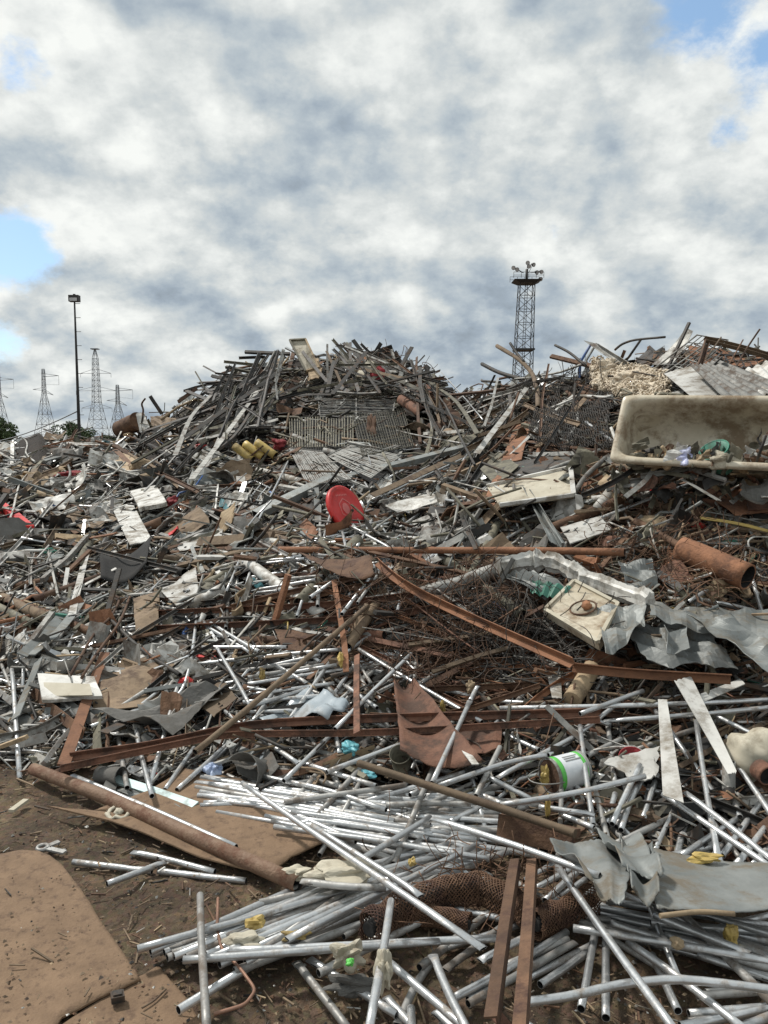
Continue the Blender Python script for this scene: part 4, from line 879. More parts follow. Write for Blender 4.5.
sheet([(652, 366), (688, 328), (694, 332), (672, 366)], 'steel', .3, .01, 8, 4, .004, curl=.03, label='pointed grey sheet sticking up between the wire frames and the insulation', cat='sheet')
sheet([(632, 366), (648, 349), (654, 352), (650, 366)], 'dark', .2, .01, 5, 4, .004, label='small dark pointed sheet behind the insulation', cat='sheet')
def rod(uv, r, m, d, label=None, name='steel_rod', cat='rod', group='thin steel rods', noun='thin rod', seg=8, wob=.005):
    P = line_pts(uv, d, seg, wob); mb = MB(); mb.tube(P, r, 0, 6, False); o = fin(mb, name, m, label, cat, group)
    if not label: autolabel(o, noun, (uv[0], uv[-1]))
    return o
rod([(615, 350), (622, 344), (634, 340), (665, 337)], .016, 'dark', .6, 'thin dark bent rod sticking out above the curved gutter')
rod([(760, 329), (747, 348), (733, 372)], .012, 'rust', .6, 'thin rusty rod sticking up highest at the top edge of the frame')
rod([(743, 340), (728, 366)], .009, 'rust', .6, 'shorter thin rusty rod beside the highest rod above the roofing')
rod([(555, 345), (570, 353), (586, 366)], .02, 'dark', .6, 'dark bent rod sticking up beside the insulation against the sky', name='bent_pipe')
rod([(540, 376), (560, 372), (586, 363)], .018, 'steel', .4, 'grey bar running up to the dark bent rod beside the insulation')
# wire frames
def wireframe(uv4, nx, ny, r, m, d, label, cat='frame', name='wire_rack'):
    C = [pt(u, v, d) for u, v in uv4]; t = thing(name, min(C, key=lambda q: q.z), label, cat, 'wire frames on the heap')
    mb = MB(); mb.tube([*C, C[0]], r * 1.8, 0, 5, False); fin(mb, 'frame', m, parent=t)
    mb = MB()
    for i in range(1, nx): mb.tube([C[0].lerp(C[1], i / nx), C[3].lerp(C[2], i / nx)], r, 0, 4, False)
    for j in range(1, ny): mb.tube([C[0].lerp(C[3], j / ny), C[1].lerp(C[2], j / ny)], r, 0, 4, False)
    fin(mb, 'grid_bars', m, parent=t)
wireframe([(650, 372), (697, 335), (728, 340), (690, 372)], 5, 6, .006, 'steel', .45, 'grey wire frame leaning under the pointed sheet above the roofing')
wireframe([(664, 374), (706, 344), (722, 352), (690, 380)], 4, 5, .006, 'steel', .55, 'lower grey wire frame lying just above the pale flat sheet')
wireframe([(725, 356), (768, 352), (775, 372), (735, 376)], 6, 3, .006, 'dark', .4, 'dark wire frame below the brown channel rail')
# crooked brown pipe etc
tube([(497, 346), (521, 360), (534, 374), (538, 392), (538, 408)], .8, .035, 'brown', name='bent_pipe', label='crooked brown pipe standing up against the sky in front of the floodlight tower', cat='pipe', crush=False)
rod([(510, 343), (516, 352), (524, 362)], .022, 'dark', .8, 'short dark stub sticking up beside the crooked brown pipe', name='bent_pipe')
rod([(482, 364), (500, 373), (522, 379)], .035, 'dark', .6, 'thick dark bar sticking out below the crooked brown pipe', name='steel_bar')
rod([(482, 381), (500, 382)], .025, 'dark', .5, 'short thick dark bar under the thick dark bar near the crooked pipe', name='steel_bar')
rod([(458, 418), (490, 398), (540, 376)], .03, 'dark', .5, None, 'steel_bar', 'bar', 'dark bars', 'dark bar')
rod([(470, 410), (520, 384)], .02, 'steel', .5, None, 'steel_bar', 'bar', 'dark bars', 'grey bar')
rod([(466, 425), (525, 390)], .02, 'steel', .5, None, 'steel_bar', 'bar', 'dark bars', 'grey bar')
rod([(563, 402), (578, 395), (605, 397), (612, 396)], .02, 'white', .6, 'pale bent tube arching over the black netting', 'bent_pipe', 'tube')
rod([(551, 408), (580, 396)], .016, 'white', .6, 'short pale bar beside the arching tube over the netting')
rod([(578, 413), (577, 425), (568, 438)], .018, 'white', .6, 'pale crooked pipe standing in the black netting')
rod([(586, 422), (612, 441)], .016, 'alu', .6, 'thin silver bar sloping towards the bathtub corner')
rod([(549, 470), (580, 458), (590, 455), (600, 450)], .02, 'steel', .5, 'grey bent hose curving below the rusty girder', 'bent_pipe')
rod([(575, 492), (583, 478), (605, 458)], .022, 'steel', .5, 'grey curved pipe rising to the corner of the bathtub', 'bent_pipe')
# --- the slatted grates
def grate(uv4, n, along, r, m, d, label, edge=True, jitter=.2, second=0, name='slatted_grate'):
    C = [pt(u, v, dd) for (u, v), dd in zip(uv4, d if isinstance(d, (list, tuple)) else [d] * 4)]
    t = thing(name, min(C, key=lambda q: q.z), label, 'grate', 'slatted metal grates')
    mb = MB(); A, B, Cc, D_ = C; nn = (B - A).cross(D_ - A).normalized()
    if nn.y > 0: nn = -nn
    for k in range(n + 1):
        q = k / n + R.uniform(-jitter, jitter) / n
        a, b = (A.lerp(B, q), D_.lerp(Cc, q)) if along else (A.lerp(D_, q), B.lerp(Cc, q))
        w = R.uniform(-.02, .02)
        mb.sweep([a, a.lerp(b, .5) + nn * w, b], prof_flat(r, r * .35), 0, False, True, None, nn)
    fin(mb, 'slatting', m, parent=t)
    for k in range(3 + second):
        mb = MB()
        q = k / (2 + second)
        a, b = (A.lerp(D_, q), B.lerp(Cc, q)) if along else (A.lerp(B, q), D_.lerp(Cc, q))
        mb.sweep([a + nn * .01, b + nn * .01], prof_flat(r * .8, r * .5), 0, False, True, None, nn)
        fin(mb, 'cross_bar', m, parent=t)
    mb = MB(); mb.grid(sheet_grid([q - nn * .06 for q in C], 4, 4, .02, 3), .003); fin(mb, 'gap_shade', 'black', parent=t)  # black sheet put behind the slats as painted shade in their gaps
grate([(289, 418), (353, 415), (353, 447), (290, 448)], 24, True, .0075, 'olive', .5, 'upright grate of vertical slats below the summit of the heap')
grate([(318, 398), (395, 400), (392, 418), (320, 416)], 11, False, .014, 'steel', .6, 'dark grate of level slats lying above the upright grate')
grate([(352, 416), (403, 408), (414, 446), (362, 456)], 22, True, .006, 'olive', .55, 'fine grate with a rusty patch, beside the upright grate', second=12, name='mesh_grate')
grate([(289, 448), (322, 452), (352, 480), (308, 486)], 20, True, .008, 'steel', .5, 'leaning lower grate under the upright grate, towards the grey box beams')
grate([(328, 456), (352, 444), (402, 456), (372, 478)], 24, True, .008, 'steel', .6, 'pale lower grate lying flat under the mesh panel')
bag(pt(372, 430, .75), .22, 'rust', 'round matted clump of rusty wire caught in the mesh panel', 'wire_clump', 'wire', seed=12, sq=(1.2, .2, 1), amp=.7, nu=30, nv=22)
# summit things
def tray(uv4, d, label):
    C = [pt(u, v, d) for u, v in uv4]; t = thing('wooden_tray', C[3], label, 'tray'); n = (C[1] - C[0]).cross(C[3] - C[0]).normalized()
    if n.y > 0: n = -n
    mb = MB(); mb.slab(C, n, .02); fin(mb, 'panel', 'cream', parent=t)
    for k in range(4):
        mb = MB(); mb.sweep([C[k], C[(k + 1) % 4]], prof_flat(.05, .02), 0, False, True, None, n.cross(C[(k + 1) % 4] - C[k]).normalized()); fin(mb, 'edge_board', 'olive' if k in (0, 3) else 'tan', parent=t)
tray([(290, 341), (306, 340), (319, 368), (306, 372)], .8, 'tan shallow wooden tray standing on end at the summit of the heap')
sheet([(304, 362), (318, 358), (324, 378), (310, 380)], 'tan', .7, .01, 5, 5, .02, label='tan torn board just under the wooden tray at the summit', name='wooden_board', cat='board', ragged=.08)
sheet([(354, 378), (368, 361), (374, 364), (362, 379)], 'cream', 1.2, .01, 6, 4, .04, label='pale cut plank on the summit beside the red cloth', name='plank', cat='plank', ragged=.05)
bag(pt(377, 375, 1.1), .17, 'redcloth', 'dark red cloth caught in the bars at the summit', 'cloth', 'cloth', seed=21, sq=(1, .7, 1.1))
tube([(425, 389), (438, 402)], .8, .11, 'redrust', label='short thick red-brown pipe on the crest towards the thin white pole', name='rusty_pipe', cat='pipe', group='thick pipes', crush=False, sides=14)
tube([(402, 400), (424, 414)], .8, .11, 'redrust', label='short thick red-brown pipe lying below the other one on the crest', name='rusty_pipe', cat='pipe', group='thick pipes', crush=False, sides=14)
tube([(440, 392), (452, 392)], .8, .1, 'dark', label='short thick dark pipe stub on the crest beside the red-brown pipes', name='rusty_pipe', cat='pipe', group='thick pipes', crush=False, sides=14)
sheet([(228, 392), (238, 386), (243, 398), (232, 404)], 'green', .6, .02, 6, 5, .01, label='small green board near the end of the summit bars', name='wooden_board', cat='board')
# --- yellow cylinders
t = thing('yellow_roller', pt(258, 460, .5), 'bundle of three battered yellow cylinders above the pale duct', 'roller')
for k, (a, b) in enumerate((((235, 446), (252, 460)), ((245, 443), (263, 458)), ((257, 442), (275, 456)))):
    mb = MB(); c_ = pt((a[0] + b[0]) / 2, (a[1] + b[1]) / 2, .75); ax_ = V((.62, -.25, -.42)).normalized() * .19; P = [c_ - ax_, c_ + ax_]; mb.tube([P[0].lerp(P[1], i / 5) for i in range(6)], .062, 0, 14, True, None, 1); fin(mb, 'cylinder', ['yellow', 'dark'], parent=t)
bag(pt(279, 444, .6), .11, 'redcloth', 'small faded red bundle beside the yellow cylinders', 'cloth', 'cloth', seed=31)
# --- left-hand heap items
def bent_panel():
    pass
sheet([(112, 509), (132, 503), (152, 540), (130, 546)], 'white', .45, .015, 8, 6, .012, label='pale dirty rectangular panel standing above the black curved sheet', name='metal_plate', cat='panel', f=2, ragged=.01)
sheet([(131, 494), (158, 488), (168, 506), (140, 512)], 'white', .5, .004, 12, 8, .05, label='white tiled slab with square pattern just above the pale bent panel', name='tiled_block', cat='slab', f=2, ragged=.03)
sheet([(100, 560), (152, 541), (147, 569), (101, 585)], 'black', .5, .0, 10, 6, .006, curl=.12, label='black curved sheet hanging under the pale bent panel', name='metal_sheet', ragged=.02, smooth=True)
sheet([(107, 468), (124, 453), (146, 460), (128, 474)], 'tan', .4, .02, 8, 6, .01, label='orange-brown cardboard sheet lying below the brown drum', name='cardboard', cat='cardboard', f=2)
bag(pt(142, 466, .5), .17, 'tan', 'crumpled tan carton beside the orange-brown cardboard', 'carton', 'carton', seed=41, sq=(1.3, 1, .8), amp=.25, smooth=False, nu=10, nv=8)
sheet([(64, 515), (95, 505), (118, 520), (84, 532)], 'brown', .3, .04, 8, 6, .006, label='brown rusty crumpled sheet beside the pale bent panel', cat='sheet', f=2)
# brown drum
def drum(a, b, r, d, m, label, dents=1, name='drum'):
    c_ = pt((a[0] + b[0]) / 2, (a[1] + b[1]) / 2, d); ax_ = V((.75, -.6, .25)).normalized() * .38; t = thing(name, c_, label, name); P = [c_ - ax_, c_ + ax_]; L = 12
    PP = [P[0].lerp(P[1], i / L) for i in range(L + 1)]
    scl = [1 + (.035 if i in (4, 8) else 0) + (.02 if i in (0, L) else 0) for i in range(L + 1)]
    mb = MB(); mb.tube(PP, r, 0, 24, False, scl); fin(mb, 'drum_shell', m, parent=t)
    for e in (0, 1):
        ax = (P[1] - P[0]).normalized() * (1 if e else -1); mb = MB(); mb.tube([P[e] + ax * -.01, P[e] + ax * .012], r * 1.04, 0, 24, True, None, 0, .06); fin(mb, 'rim', m, parent=t)
drum((124, 421), (134, 430), .22, .5, 'rust', 'brown rusty drum lying on the low end of the heap under the sky')
sheet([(136, 414), (144, 412), (150, 428), (140, 432)], 'white', .9, .05, 8, 6, .01, label='pale crumpled sheet standing against the brown drum', cat='sheet', f=3)
sheet([(150, 416), (176, 418), (176, 430), (152, 428)], 'brown', .4, .05, 6, 5, .01, label='brown board lying beside the brown drum', cat='board', name='wooden_board')
bar([(-4, 503), (14, 516), (29, 530)], prof_box(.055, .055), 'red', .4, label='bright red box beam lying at the picture edge', name='box_beam', cat='beam', up=V((0, 0, 1)))
bag(pt(71, 475, .4), .14, 'redcloth', 'dark red rag among the pale scraps at the low end', 'rag', 'rag', seed=51, sq=(1.6, 1, .6))
bag(pt(173, 502, .35), .07, 'redcloth', 'small dark red rag beside the white tiled slab', 'rag', 'rag', seed=52, sq=(1, 1, .9))
bag(pt(203, 447, .5), .1, 'red', 'small red rag high above the white tiled slab', 'rag', 'rag', seed=53, sq=(1.3, 1, .5))
bag(pt(186, 683, .2), .038, 'red', 'bright red plastic cap behind the crumpled dirty bonnet', 'plastic_lump', 'cap', seed=54, sq=(1.4, 1, 1), amp=.2)
bag(pt(47, 551, .3), .06, 'green', 'small green plastic scrap left of the black curved sheet'.replace('left of', 'near'), 'plastic_scrap', 'scrap', seed=55, sq=(1.3, 1, .5))
sheet([(38, 676), (95, 679), (103, 699), (42, 703)], 'white', .32, .006, 8, 6, .02, label='pale grey casing with a raised panel, at the low edge of the heap', name='casing', cat='casing', ragged=.01)
sheet([(44, 683), (90, 685), (93, 696), (46, 697)], 'cream', .36, .003, 4, 3, .008, label='flat cream slat lying on the pale grey casing', name='wooden_lath', cat='slat', ragged=0)
sheet([(86, 660), (190, 655), (178, 700), (95, 718)], 'brown', .16, .05, 12, 8, .004, label='large brown rusty sheet behind the pale grey casing', f=1.5)
sheet([(90, 712), (180, 700), (233, 681), (180, 732)], 'olive', .24, .05, 16, 10, .005, label='crumpled dirty grey bonnet-like sheet behind the upright tubes', f=2, m2=None) if 0 else sheet([(88, 714), (176, 702), (236, 682), (172, 734)], 'dustsheet', .24, .06, 18, 12, .005, label='crumpled dusty bonnet-like sheet behind the upright tubes', f=2.5)
sheet([(186, 693), (222, 681), (238, 697), (214, 720)], 'brown', .2, .03, 8, 6, .005, label='brown bent flap at the end of the dusty bonnet-like sheet')
sheet([(0, 716), (38, 698), (40, 730), (4, 742)], 'galv', .12, .02, 12, 8, .006, label='grey pierced bracket plate at the low edge of the heap', cat='bracket', name='bracket_plate', ragged=.1)
bar([(0, 742), (40, 735), (72, 714)], prof_C(.03, .04, .004), 'steel', .14, label='long grey channel bent round the pierced bracket plate')
bar([(30, 650), (18, 638)][::-1] + [(28, 664), (44, 664)], prof_box(.03, .02), 'white', .2, label='pale angled pipe stub lying above the pale grey casing', name='bent_pipe', cat='pipe')
for P, l in (([(22, 655), (60, 620), (78, 590)], 'upper grey curved strip sweeping up beside the bent brown rods'), ([(30, 655), (62, 630), (82, 600)], 'lower grey curved strip sweeping up beside the bent brown rods')):
    bar(P, prof_flat(.035, .004), 'galv', .3, label=l, name='metal_strip', cat='strip', group='grey curved strips')
rod([(72, 588), (100, 593), (122, 596), (110, 618), (96, 628), (70, 676)], .011, 'rust', .34, 'crooked dark brown rod bent in a loop above the pale grey casing')
rod([(130, 596), (122, 622), (100, 650), (82, 678)], .011, 'rust', .36, 'second brown rod curving down beside the looped one')
tube([(103, 612), (140, 650), (180, 675)], .3, .014, 'dark', label='thin dark green-black hose slanting behind the dusty bonnet', name='hose', cat='hose', crush=False)
sheet([(133, 598), (160, 592), (158, 625), (136, 640)], 'brown', .34, .03, 8, 8, .004, label='brown crumpled plate hanging at the end of the paired rusty rails', f=3)
sheet([(160, 592), (196, 568), (200, 600), (176, 606)], 'white', .25, .02, 8, 6, .012, label='pale white-blue shelf lying behind the long silver tubes', name='shelf', cat='shelf')
tube([(190, 606), (226, 588)], .28, .05, 'white', label='fat pale downpipe with a dark open end beside the white shelf', name='downpipe', cat='pipe', crush=False, sides=16)
sheet([(214, 572), (222, 556), (228, 574), (222, 578)], 'white', .2, .005, 4, 4, .01, label='small pale triangular panel above the fat downpipe', cat='panel', name='metal_plate')
sheet([(175, 545), (225, 522), (222, 540), (180, 552)], 'white', .3, .04, 10, 6, .003, label='pale crumpled plastic sheet beside the brown folded plate', cat='plastic sheet', name='plastic_sheet', f=3)
sheet([(224, 562), (238, 504), (290, 546), (268, 560)], 'rust', .22, .03, 10, 8, .005, label='large brown folded plate below the pale duct', f=1.2, name='steel_plate', cat='plate')
sheet([(286, 520), (296, 497), (314, 492), (318, 532)], 'dark', .2, .02, 6, 8, .005, label='dark slanted panel beside the red disc', name='metal_plate', cat='panel')
sheet([(298, 527), (306, 518), (318, 530), (310, 545)], 'orange', .25, .02, 6, 6, .004, label='small rusty scrap of sheet under the dark slanted panel', name='metal_scrap', cat='scrap')
sheet([(300, 556), (372, 558), (376, 578), (330, 574)], 'rust', .46, .02, 10, 6, .004, curl=.05, label='dark brown folded sheet hanging under the long brown pipe', ragged=.03, smooth=True)
sheet([(274, 628), (310, 622), (312, 650), (282, 648)], 'rust', .18, .05, 8, 8, .004, label='dark rusty rounded plate under the paired rails', f=3, name='steel_plate', cat='plate')
sheet([(222, 497), (232, 512), (226, 525), (219, 505)], 'aqua', .25, .03, 6, 6, .006, label='dark teal bent panel beside the brown folded plate', name='plastic_plate', cat='panel')
sheet([(160, 606), (205, 606), (200, 650), (165, 655)], 'black', .1, .03, 8, 8, .004, label='dark plastic crate side under the paired rusty rails', name='plastic_crate', cat='crate')
bag(pt(187, 637, .1), .05, 'blue', 'dark blue plastic scrap under the paired rusty rails', 'plastic_scrap', 'scrap', seed=60, sq=(.8, 1, 1.5))
# yellow rags
for u, v, s, l, sd in ((262, 675, (.5, .5, 1.3), 'yellow torn tag hanging behind the pale blue plastic', 61), (341, 660, (.8, .5, 1.2), 'yellow rag tied to the upright orange-brown bar', 62), (470, 687, (.7, .6, .9), 'orange rag caught on a silver tube below the wire tangle', 63), (443, 708, (.4, .4, 1), 'small yellow rag beside the curved rusty plate', 64), (545, 775, (.5, .5, 1.1), 'torn yellow tag beside the paint tin', 65), (548, 806, (.3, .3, 1.3), 'short yellow strap standing beside the rebar', 66),
                       (704, 858, (1.6, .6, .5), 'yellow scrap behind the flat galvanised end', 67), (731, 936, (.6, .5, 1.2), 'yellow rag tied round tubes under the flat galvanised end', 68), (255, 923, (.8, .6, .5), 'yellow tape round the lower tube bundle', 69), (412, 862, (.4, .4, .4), 'small yellow tape on the upper tube bundle', 70), (295, 935, (1.2, .5, .4), 'ochre tape at the end of the lower tube bundle', 71), (377, 460, (.5, .5, .5), 'small yellow scrap beside the pale lower grate', 72)):
    bag(pt(u, v, .28 if v < 900 else .14), .035 * (1 + (v < 500)), 'yellow' if sd != 63 else 'tan', l, 'rag', 'rag', s, .7, sd, nu=14, nv=10)
# pale blue plastic, funnel, blue bags
sheet([(258, 716), (308, 684), (350, 706), (330, 728)], 'plastic', .22, .07, 20, 14, .002, label='crumpled pale blue plastic sheet above the long red beams', name='plastic_sheet', cat='plastic sheet', f=3.5, smooth=True, rnd=1.2)
def funnel():
    t = thing('sheet_funnel', pt(248, 785, .1), 'grey sheet metal funnel lying with its dark mouth open beside the blue bag', 'funnel')
    c0, c1 = pt(262, 768, .12), pt(233, 780, .2); ax = (c1 - c0).normalized()
    mb = MB(); P = []
    for i in range(13):
        row = []; a0 = i / 12
        for j in range(20):
            a = j / 19 * 5.2 + .5; x, y = recalc_axis(ax); r = .035 + .075 * a0
            row.append(c0 + ax * (a0 * .17 * (1 + .25 * math.sin(a))) + (x * math.cos(a) + y * math.sin(a)) * r)
        P.append(row)
    mb.grid(P, .003, 0, True); fin(mb, 'cone', 'dustsheet', parent=t)
    mb = MB(); mb.grid(sheet_grid([pt(225, 745, .1), pt(262, 740, .1), pt(280, 770, .16), pt(238, 776, .16)], 8, 8, .03, 5, .05), .003); fin(mb, 'flap', 'dustsheet', parent=t)
funnel()
bag(pt(213, 770, .12), .042, 'bluebag', 'crumpled blue and white plastic bag on the ground beside the grey funnel', seed=80, sq=(1.2, 1, .9), f=12)
bag(pt(350, 748, .14), .04, 'tealbag', 'crumpled teal plastic wrapper under the slanting silver tubes', 'plastic_wrapper', 'wrapper', seed=81, sq=(1.2, 1, .8), f=12)
bag(pt(368, 774, .14), .03, 'tealbag', 'smaller bright teal wrapper at the upper end of the rebar', 'plastic_wrapper', 'wrapper', seed=82, sq=(1.4, 1, .6), f=12)
bag(pt(297, 752, .1), .03, 'white', 'pale chunk of rubble between the funnel and the pale blue plastic', 'rubble_chunk', 'rubble', seed=83, amp=.3)
# curved rusty plate
sheet([(393, 682), (414, 682), (484, 768), (400, 756)], 'redrust', .26, .01, 12, 12, .005, curl=.06, label='large curved rusty red plate below the wire tangle, crossed by tubes', name='steel_plate', cat='plate', ragged=.03, smooth=True)
sheet([(450, 732), (503, 724), (500, 750), (470, 758)], 'redrust', .16, .02, 8, 6, .005, label='dark red plate beside the large curved rusty plate', name='steel_plate', cat='plate')
sheet([(448, 733), (456, 733), (479, 765), (472, 765)], 'white', .3, .0, 4, 2, .005, label='narrow pale strip leaning on the large curved rusty plate', name='metal_strip', cat='strip', ragged=0)
bucket(pt(402, 765, .12), V((-.1, -.5, .7)), .05, .1, 'olive', 'small dark open tin beside the large curved rusty plate', .95, 'tin_can', False)
bucket(pt(99, 775, .12), V((.9, -.35, .1)), .045, .14, 'dustsheet', 'short grey tin cylinder at the foot of the upright tubes', .95, 'tin_can', False)
bucket(pt(632, 762, .10), V((-.1, -.55, .8)), .062, .03, 'redcloth', 'dark red bowl behind the irregular white plate', .9, 'bowl', False)
# paint tin
def tin():
    c = pt(550, 776, .26); ax = (atY(600, 764, 3.80) - atY(548, 777, 3.66)).normalized(); r = .080; L = .175
    t = thing('paint_tin', c, 'white paint tin with bright green bands lying on its side among the tubes', 'tin')
    x, y = recalc_axis(ax)
    def tub(a, b, rr, m, nm, par=t, hol=False):
        mb = MB(); mb.tube([c + ax * (a + (b - a) * i / 4) for i in range(5)], rr, 0, 28, hol, None, 0, .05); return fin(mb, nm, m, parent=par)
    bd = tub(0, L, r, 'labelwhite', 'tin_body')
    tub(.012, .036, r + .0012, 'labelgreen', 'green_band', bd); tub(L - .03, L - .012, r + .0012, 'labelgreen', 'green_band', bd)
    tub(-.006, .01, r + .003, 'steel', 'rim', t, True); tub(L - .006, L + .004, r + .003, 'steel', 'rim', t, True)
    mb = MB(); mb.tube([c + ax * .002, c - ax * .003], r * .93, 0, 24, False); fin(mb, 'lid', 'rust', parent=t)
    mb = MB(); mb.tube([c + ax * .02 - y * r + (-ax * .13 * math.sin(k / 12 * math.pi)) + x * (r * 1.03 * math.cos(k / 12 * math.pi)) + y * r for k in range(13)], .003, 0, 5, False); fin(mb, 'handle', 'steel', parent=t)
    mb = MB()
    for k in range(4):   # faint lines of print
        a = -1.2 + k * .16; d = (x * math.cos(a - .4) + y * math.sin(a - .4)); d = d if d.y < 0 else -d
        p = c + d * (r + .0015); e = ax.cross(d) * .003
        mb.slab([p + ax * .06 - e, p + ax * (.15 - .012 * (k % 3)) - e, p + ax * (.15 - .012 * (k % 3)) + e, p + ax * .06 + e], d, .001)
    fin(mb, 'print', 'galv', parent=bd)
tin()
# white strips and plate
sheet([(658, 700), (667, 700), (684, 804), (663, 796)], 'white', .36, .004, 10, 3, .004, label='narrow white strip standing over the black netting sheet', name='metal_strip', cat='strip', ragged=.0, group='white metal strips')
sheet([(674, 681), (691, 676), (738, 774), (728, 774)], 'white', .38, .004, 10, 3, .004, label='long notched white strip leaning beside the narrow white strip', name='metal_strip', cat='strip', ragged=.02, group='white metal strips')
sheet([(700, 694), (741, 679), (746, 684), (702, 703)], 'white', .3, .004, 6, 3, .004, label='short white strip lying level under the torn grey cladding', name='metal_strip', cat='strip', group='white metal strips')
sheet([(600, 762), (660, 746), (658, 778), (632, 782)], 'white', .2, .008, 8, 6, .006, label='irregular white plate between the paint tin and the narrow white strip', name='metal_plate', cat='plate', ragged=.12)
sheet([(545, 664), (560, 662), (562, 700), (552, 698)], 'white', .2, .004, 6, 3, .004, label='thin upright white blade at the end of the bent orange bar', name='metal_strip', cat='strip')
sheet([(672, 742), (712, 738), (752, 800), (672, 836)], 'black', .10, .05, 16, 14, .004, label='black crumpled netting sheet behind the white strips', name='plastic_netting', cat='netting', f=6)
bag(pt(758, 758, .3), .13, 'cream', 'beige stuffed sack at the picture edge beside the white strips', 'sack', 'sack', seed=90, sq=(1, .8, 1), amp=.30, smooth=True)
tube([(768, 776), (758, 768)], .34, .045, 'redrust', label='short brown pipe mouth poking out under the beige sack', name='rusty_pipe', cat='pipe', group='thick pipes', crush=False, sides=16)
bag(pt(644, 816, .1), .05, 'brown', 'brown crumpled rag on the dirt above the galvanised sheet', 'rag', 'rag', seed=91, sq=(1.4, 1, .6))
# galvanised crumple
def galv():
    t = thing('galvanised_sheet', pt(650, 900, .1), 'large crumpled galvanised sheet with torn lobes, lying over the tubes near the viewer', 'sheet')
    def part(nm, u4, d, amp, nx, ny, f, sd, curl=0, rag=.03, rnd=.8):
        C = [pt(u, v, dd) for (u, v), dd in zip(u4, d)]; mb = MB(); mb.grid(sheet_grid(C, nx, ny, amp, sd, curl, rag, f, None, rnd), .003, 0, True); fin(mb, nm, 'galv', parent=t)
    part('folded_lobe', [(549, 842), (640, 838), (624, 906), (585, 886)], [.42, .30, .42, .46], .04, 34, 24, 4.5, 3, .03)
    part('folded_lobe', [(592, 832), (640, 836), (664, 878), (622, 868)], [.32, .3, .44, .44], .03, 18, 16, 6, 8, .03)
    part('folded_lobe', [(618, 840), (652, 850), (660, 892), (632, 900)], [.30, .3, .46, .44], .03, 16, 18, 6, 5, .05)
    part('flat_end', [(640, 848), (785, 866), (790, 908), (655, 914)], [.26, .24, .34, .36], .012, 30, 14, 3, 2, .02, .02)
galv()
rod([(660, 916), (700, 911), (735, 914)], .008, 'tan', .36, 'thin tan lath along the lower edge of the galvanised sheet', 'lath', 'lath')
# torn grey cladding
def cladding():
    t = thing('metal_cladding', pt(680, 660, .2), 'large torn and folded grey-green cladding sheet above the red-orange angle bar', 'cladding')
    def part(nm, u4, d, amp, nx, ny, f, sd, curl=0, rag=.03):
        C = [pt(u, v, dd) for (u, v), dd in zip(u4, d)]; mb = MB(); mb.grid(sheet_grid(C, nx, ny, amp, sd, curl, rag, f, None, .8), .003, 0, False); fin(mb, nm, 'galv', parent=t)
    part('torn_flap', [(596, 608), (650, 602), (642, 630), (606, 656)], [.5, .4, .5, .55], .05, 18, 14, 5, 11, .04)
    part('torn_flap', [(645, 601), (790, 612), (790, 648), (650, 618)], [.34, .3, .4, .5], .03, 26, 12, 4, 12, .04)
    part('torn_flap', [(620, 622), (700, 620), (740, 668), (648, 664)], [.3, .3, .38, .46], .05, 22, 16, 5, 13, .02)
    part('torn_flap', [(684, 616), (730, 618), (790, 660), (772, 676)], [.45, .45, .5, .55], .03, 20, 10, 4, 14, .04)
    part('torn_flap', [(660, 628), (684, 630), (686, 652), (664, 656)], [.5, .45, .5, .55], .03, 8, 8, 6, 15, .06)
cladding()
sheet([(618, 560), (652, 558), (660, 588), (630, 602)], 'galv', .28, .05, 12, 10, .003, label='creased grey sheet between the white duct and the rusty cylinder', f=5)
# crumpled white duct, green corrugated, white box
def duct():
    mb = MB(); ctrl = [(498, 566), (530, 560), (556, 562), (580, 576), (610, 588), (650, 602)]
    P = line_pts(ctrl, .45, 14); q = random.Random(5)
    scl = []
    for i, p in enumerate(P):
        w = 1.0 + .7 * noise.noise(V((i * .6, 0, 1))); h = .55 + .5 * noise.noise(V((i * .7, 5, 1))); scl.append((max(.35, h), max(.5, w)))
    pf = [(.055 * math.cos(6.283 * k / 14) * (1 + .25 * (k % 2)), .055 * math.sin(6.283 * k / 14) * (1 + .25 * (k % 2))) for k in range(14)]
    mb.sweep(P, pf, 0, False, True, scl); fin(mb, 'air_duct', 'white', 'crumpled dirty white duct lying over the green corrugated sheet', 'duct')
duct()
sheet([(497, 572), (545, 574), (572, 590), (545, 600)], 'galv', .38, .03, 20, 8, .003, label='grey corrugated sheet under the crumpled white duct', corr=(.012, 5, True))
sheet([(532, 580), (572, 588), (560, 600), (530, 592)], 'green', .42, .01, 20, 6, .003, label='green corrugated sheet under the crumpled white duct', corr=(.012, 4, True))
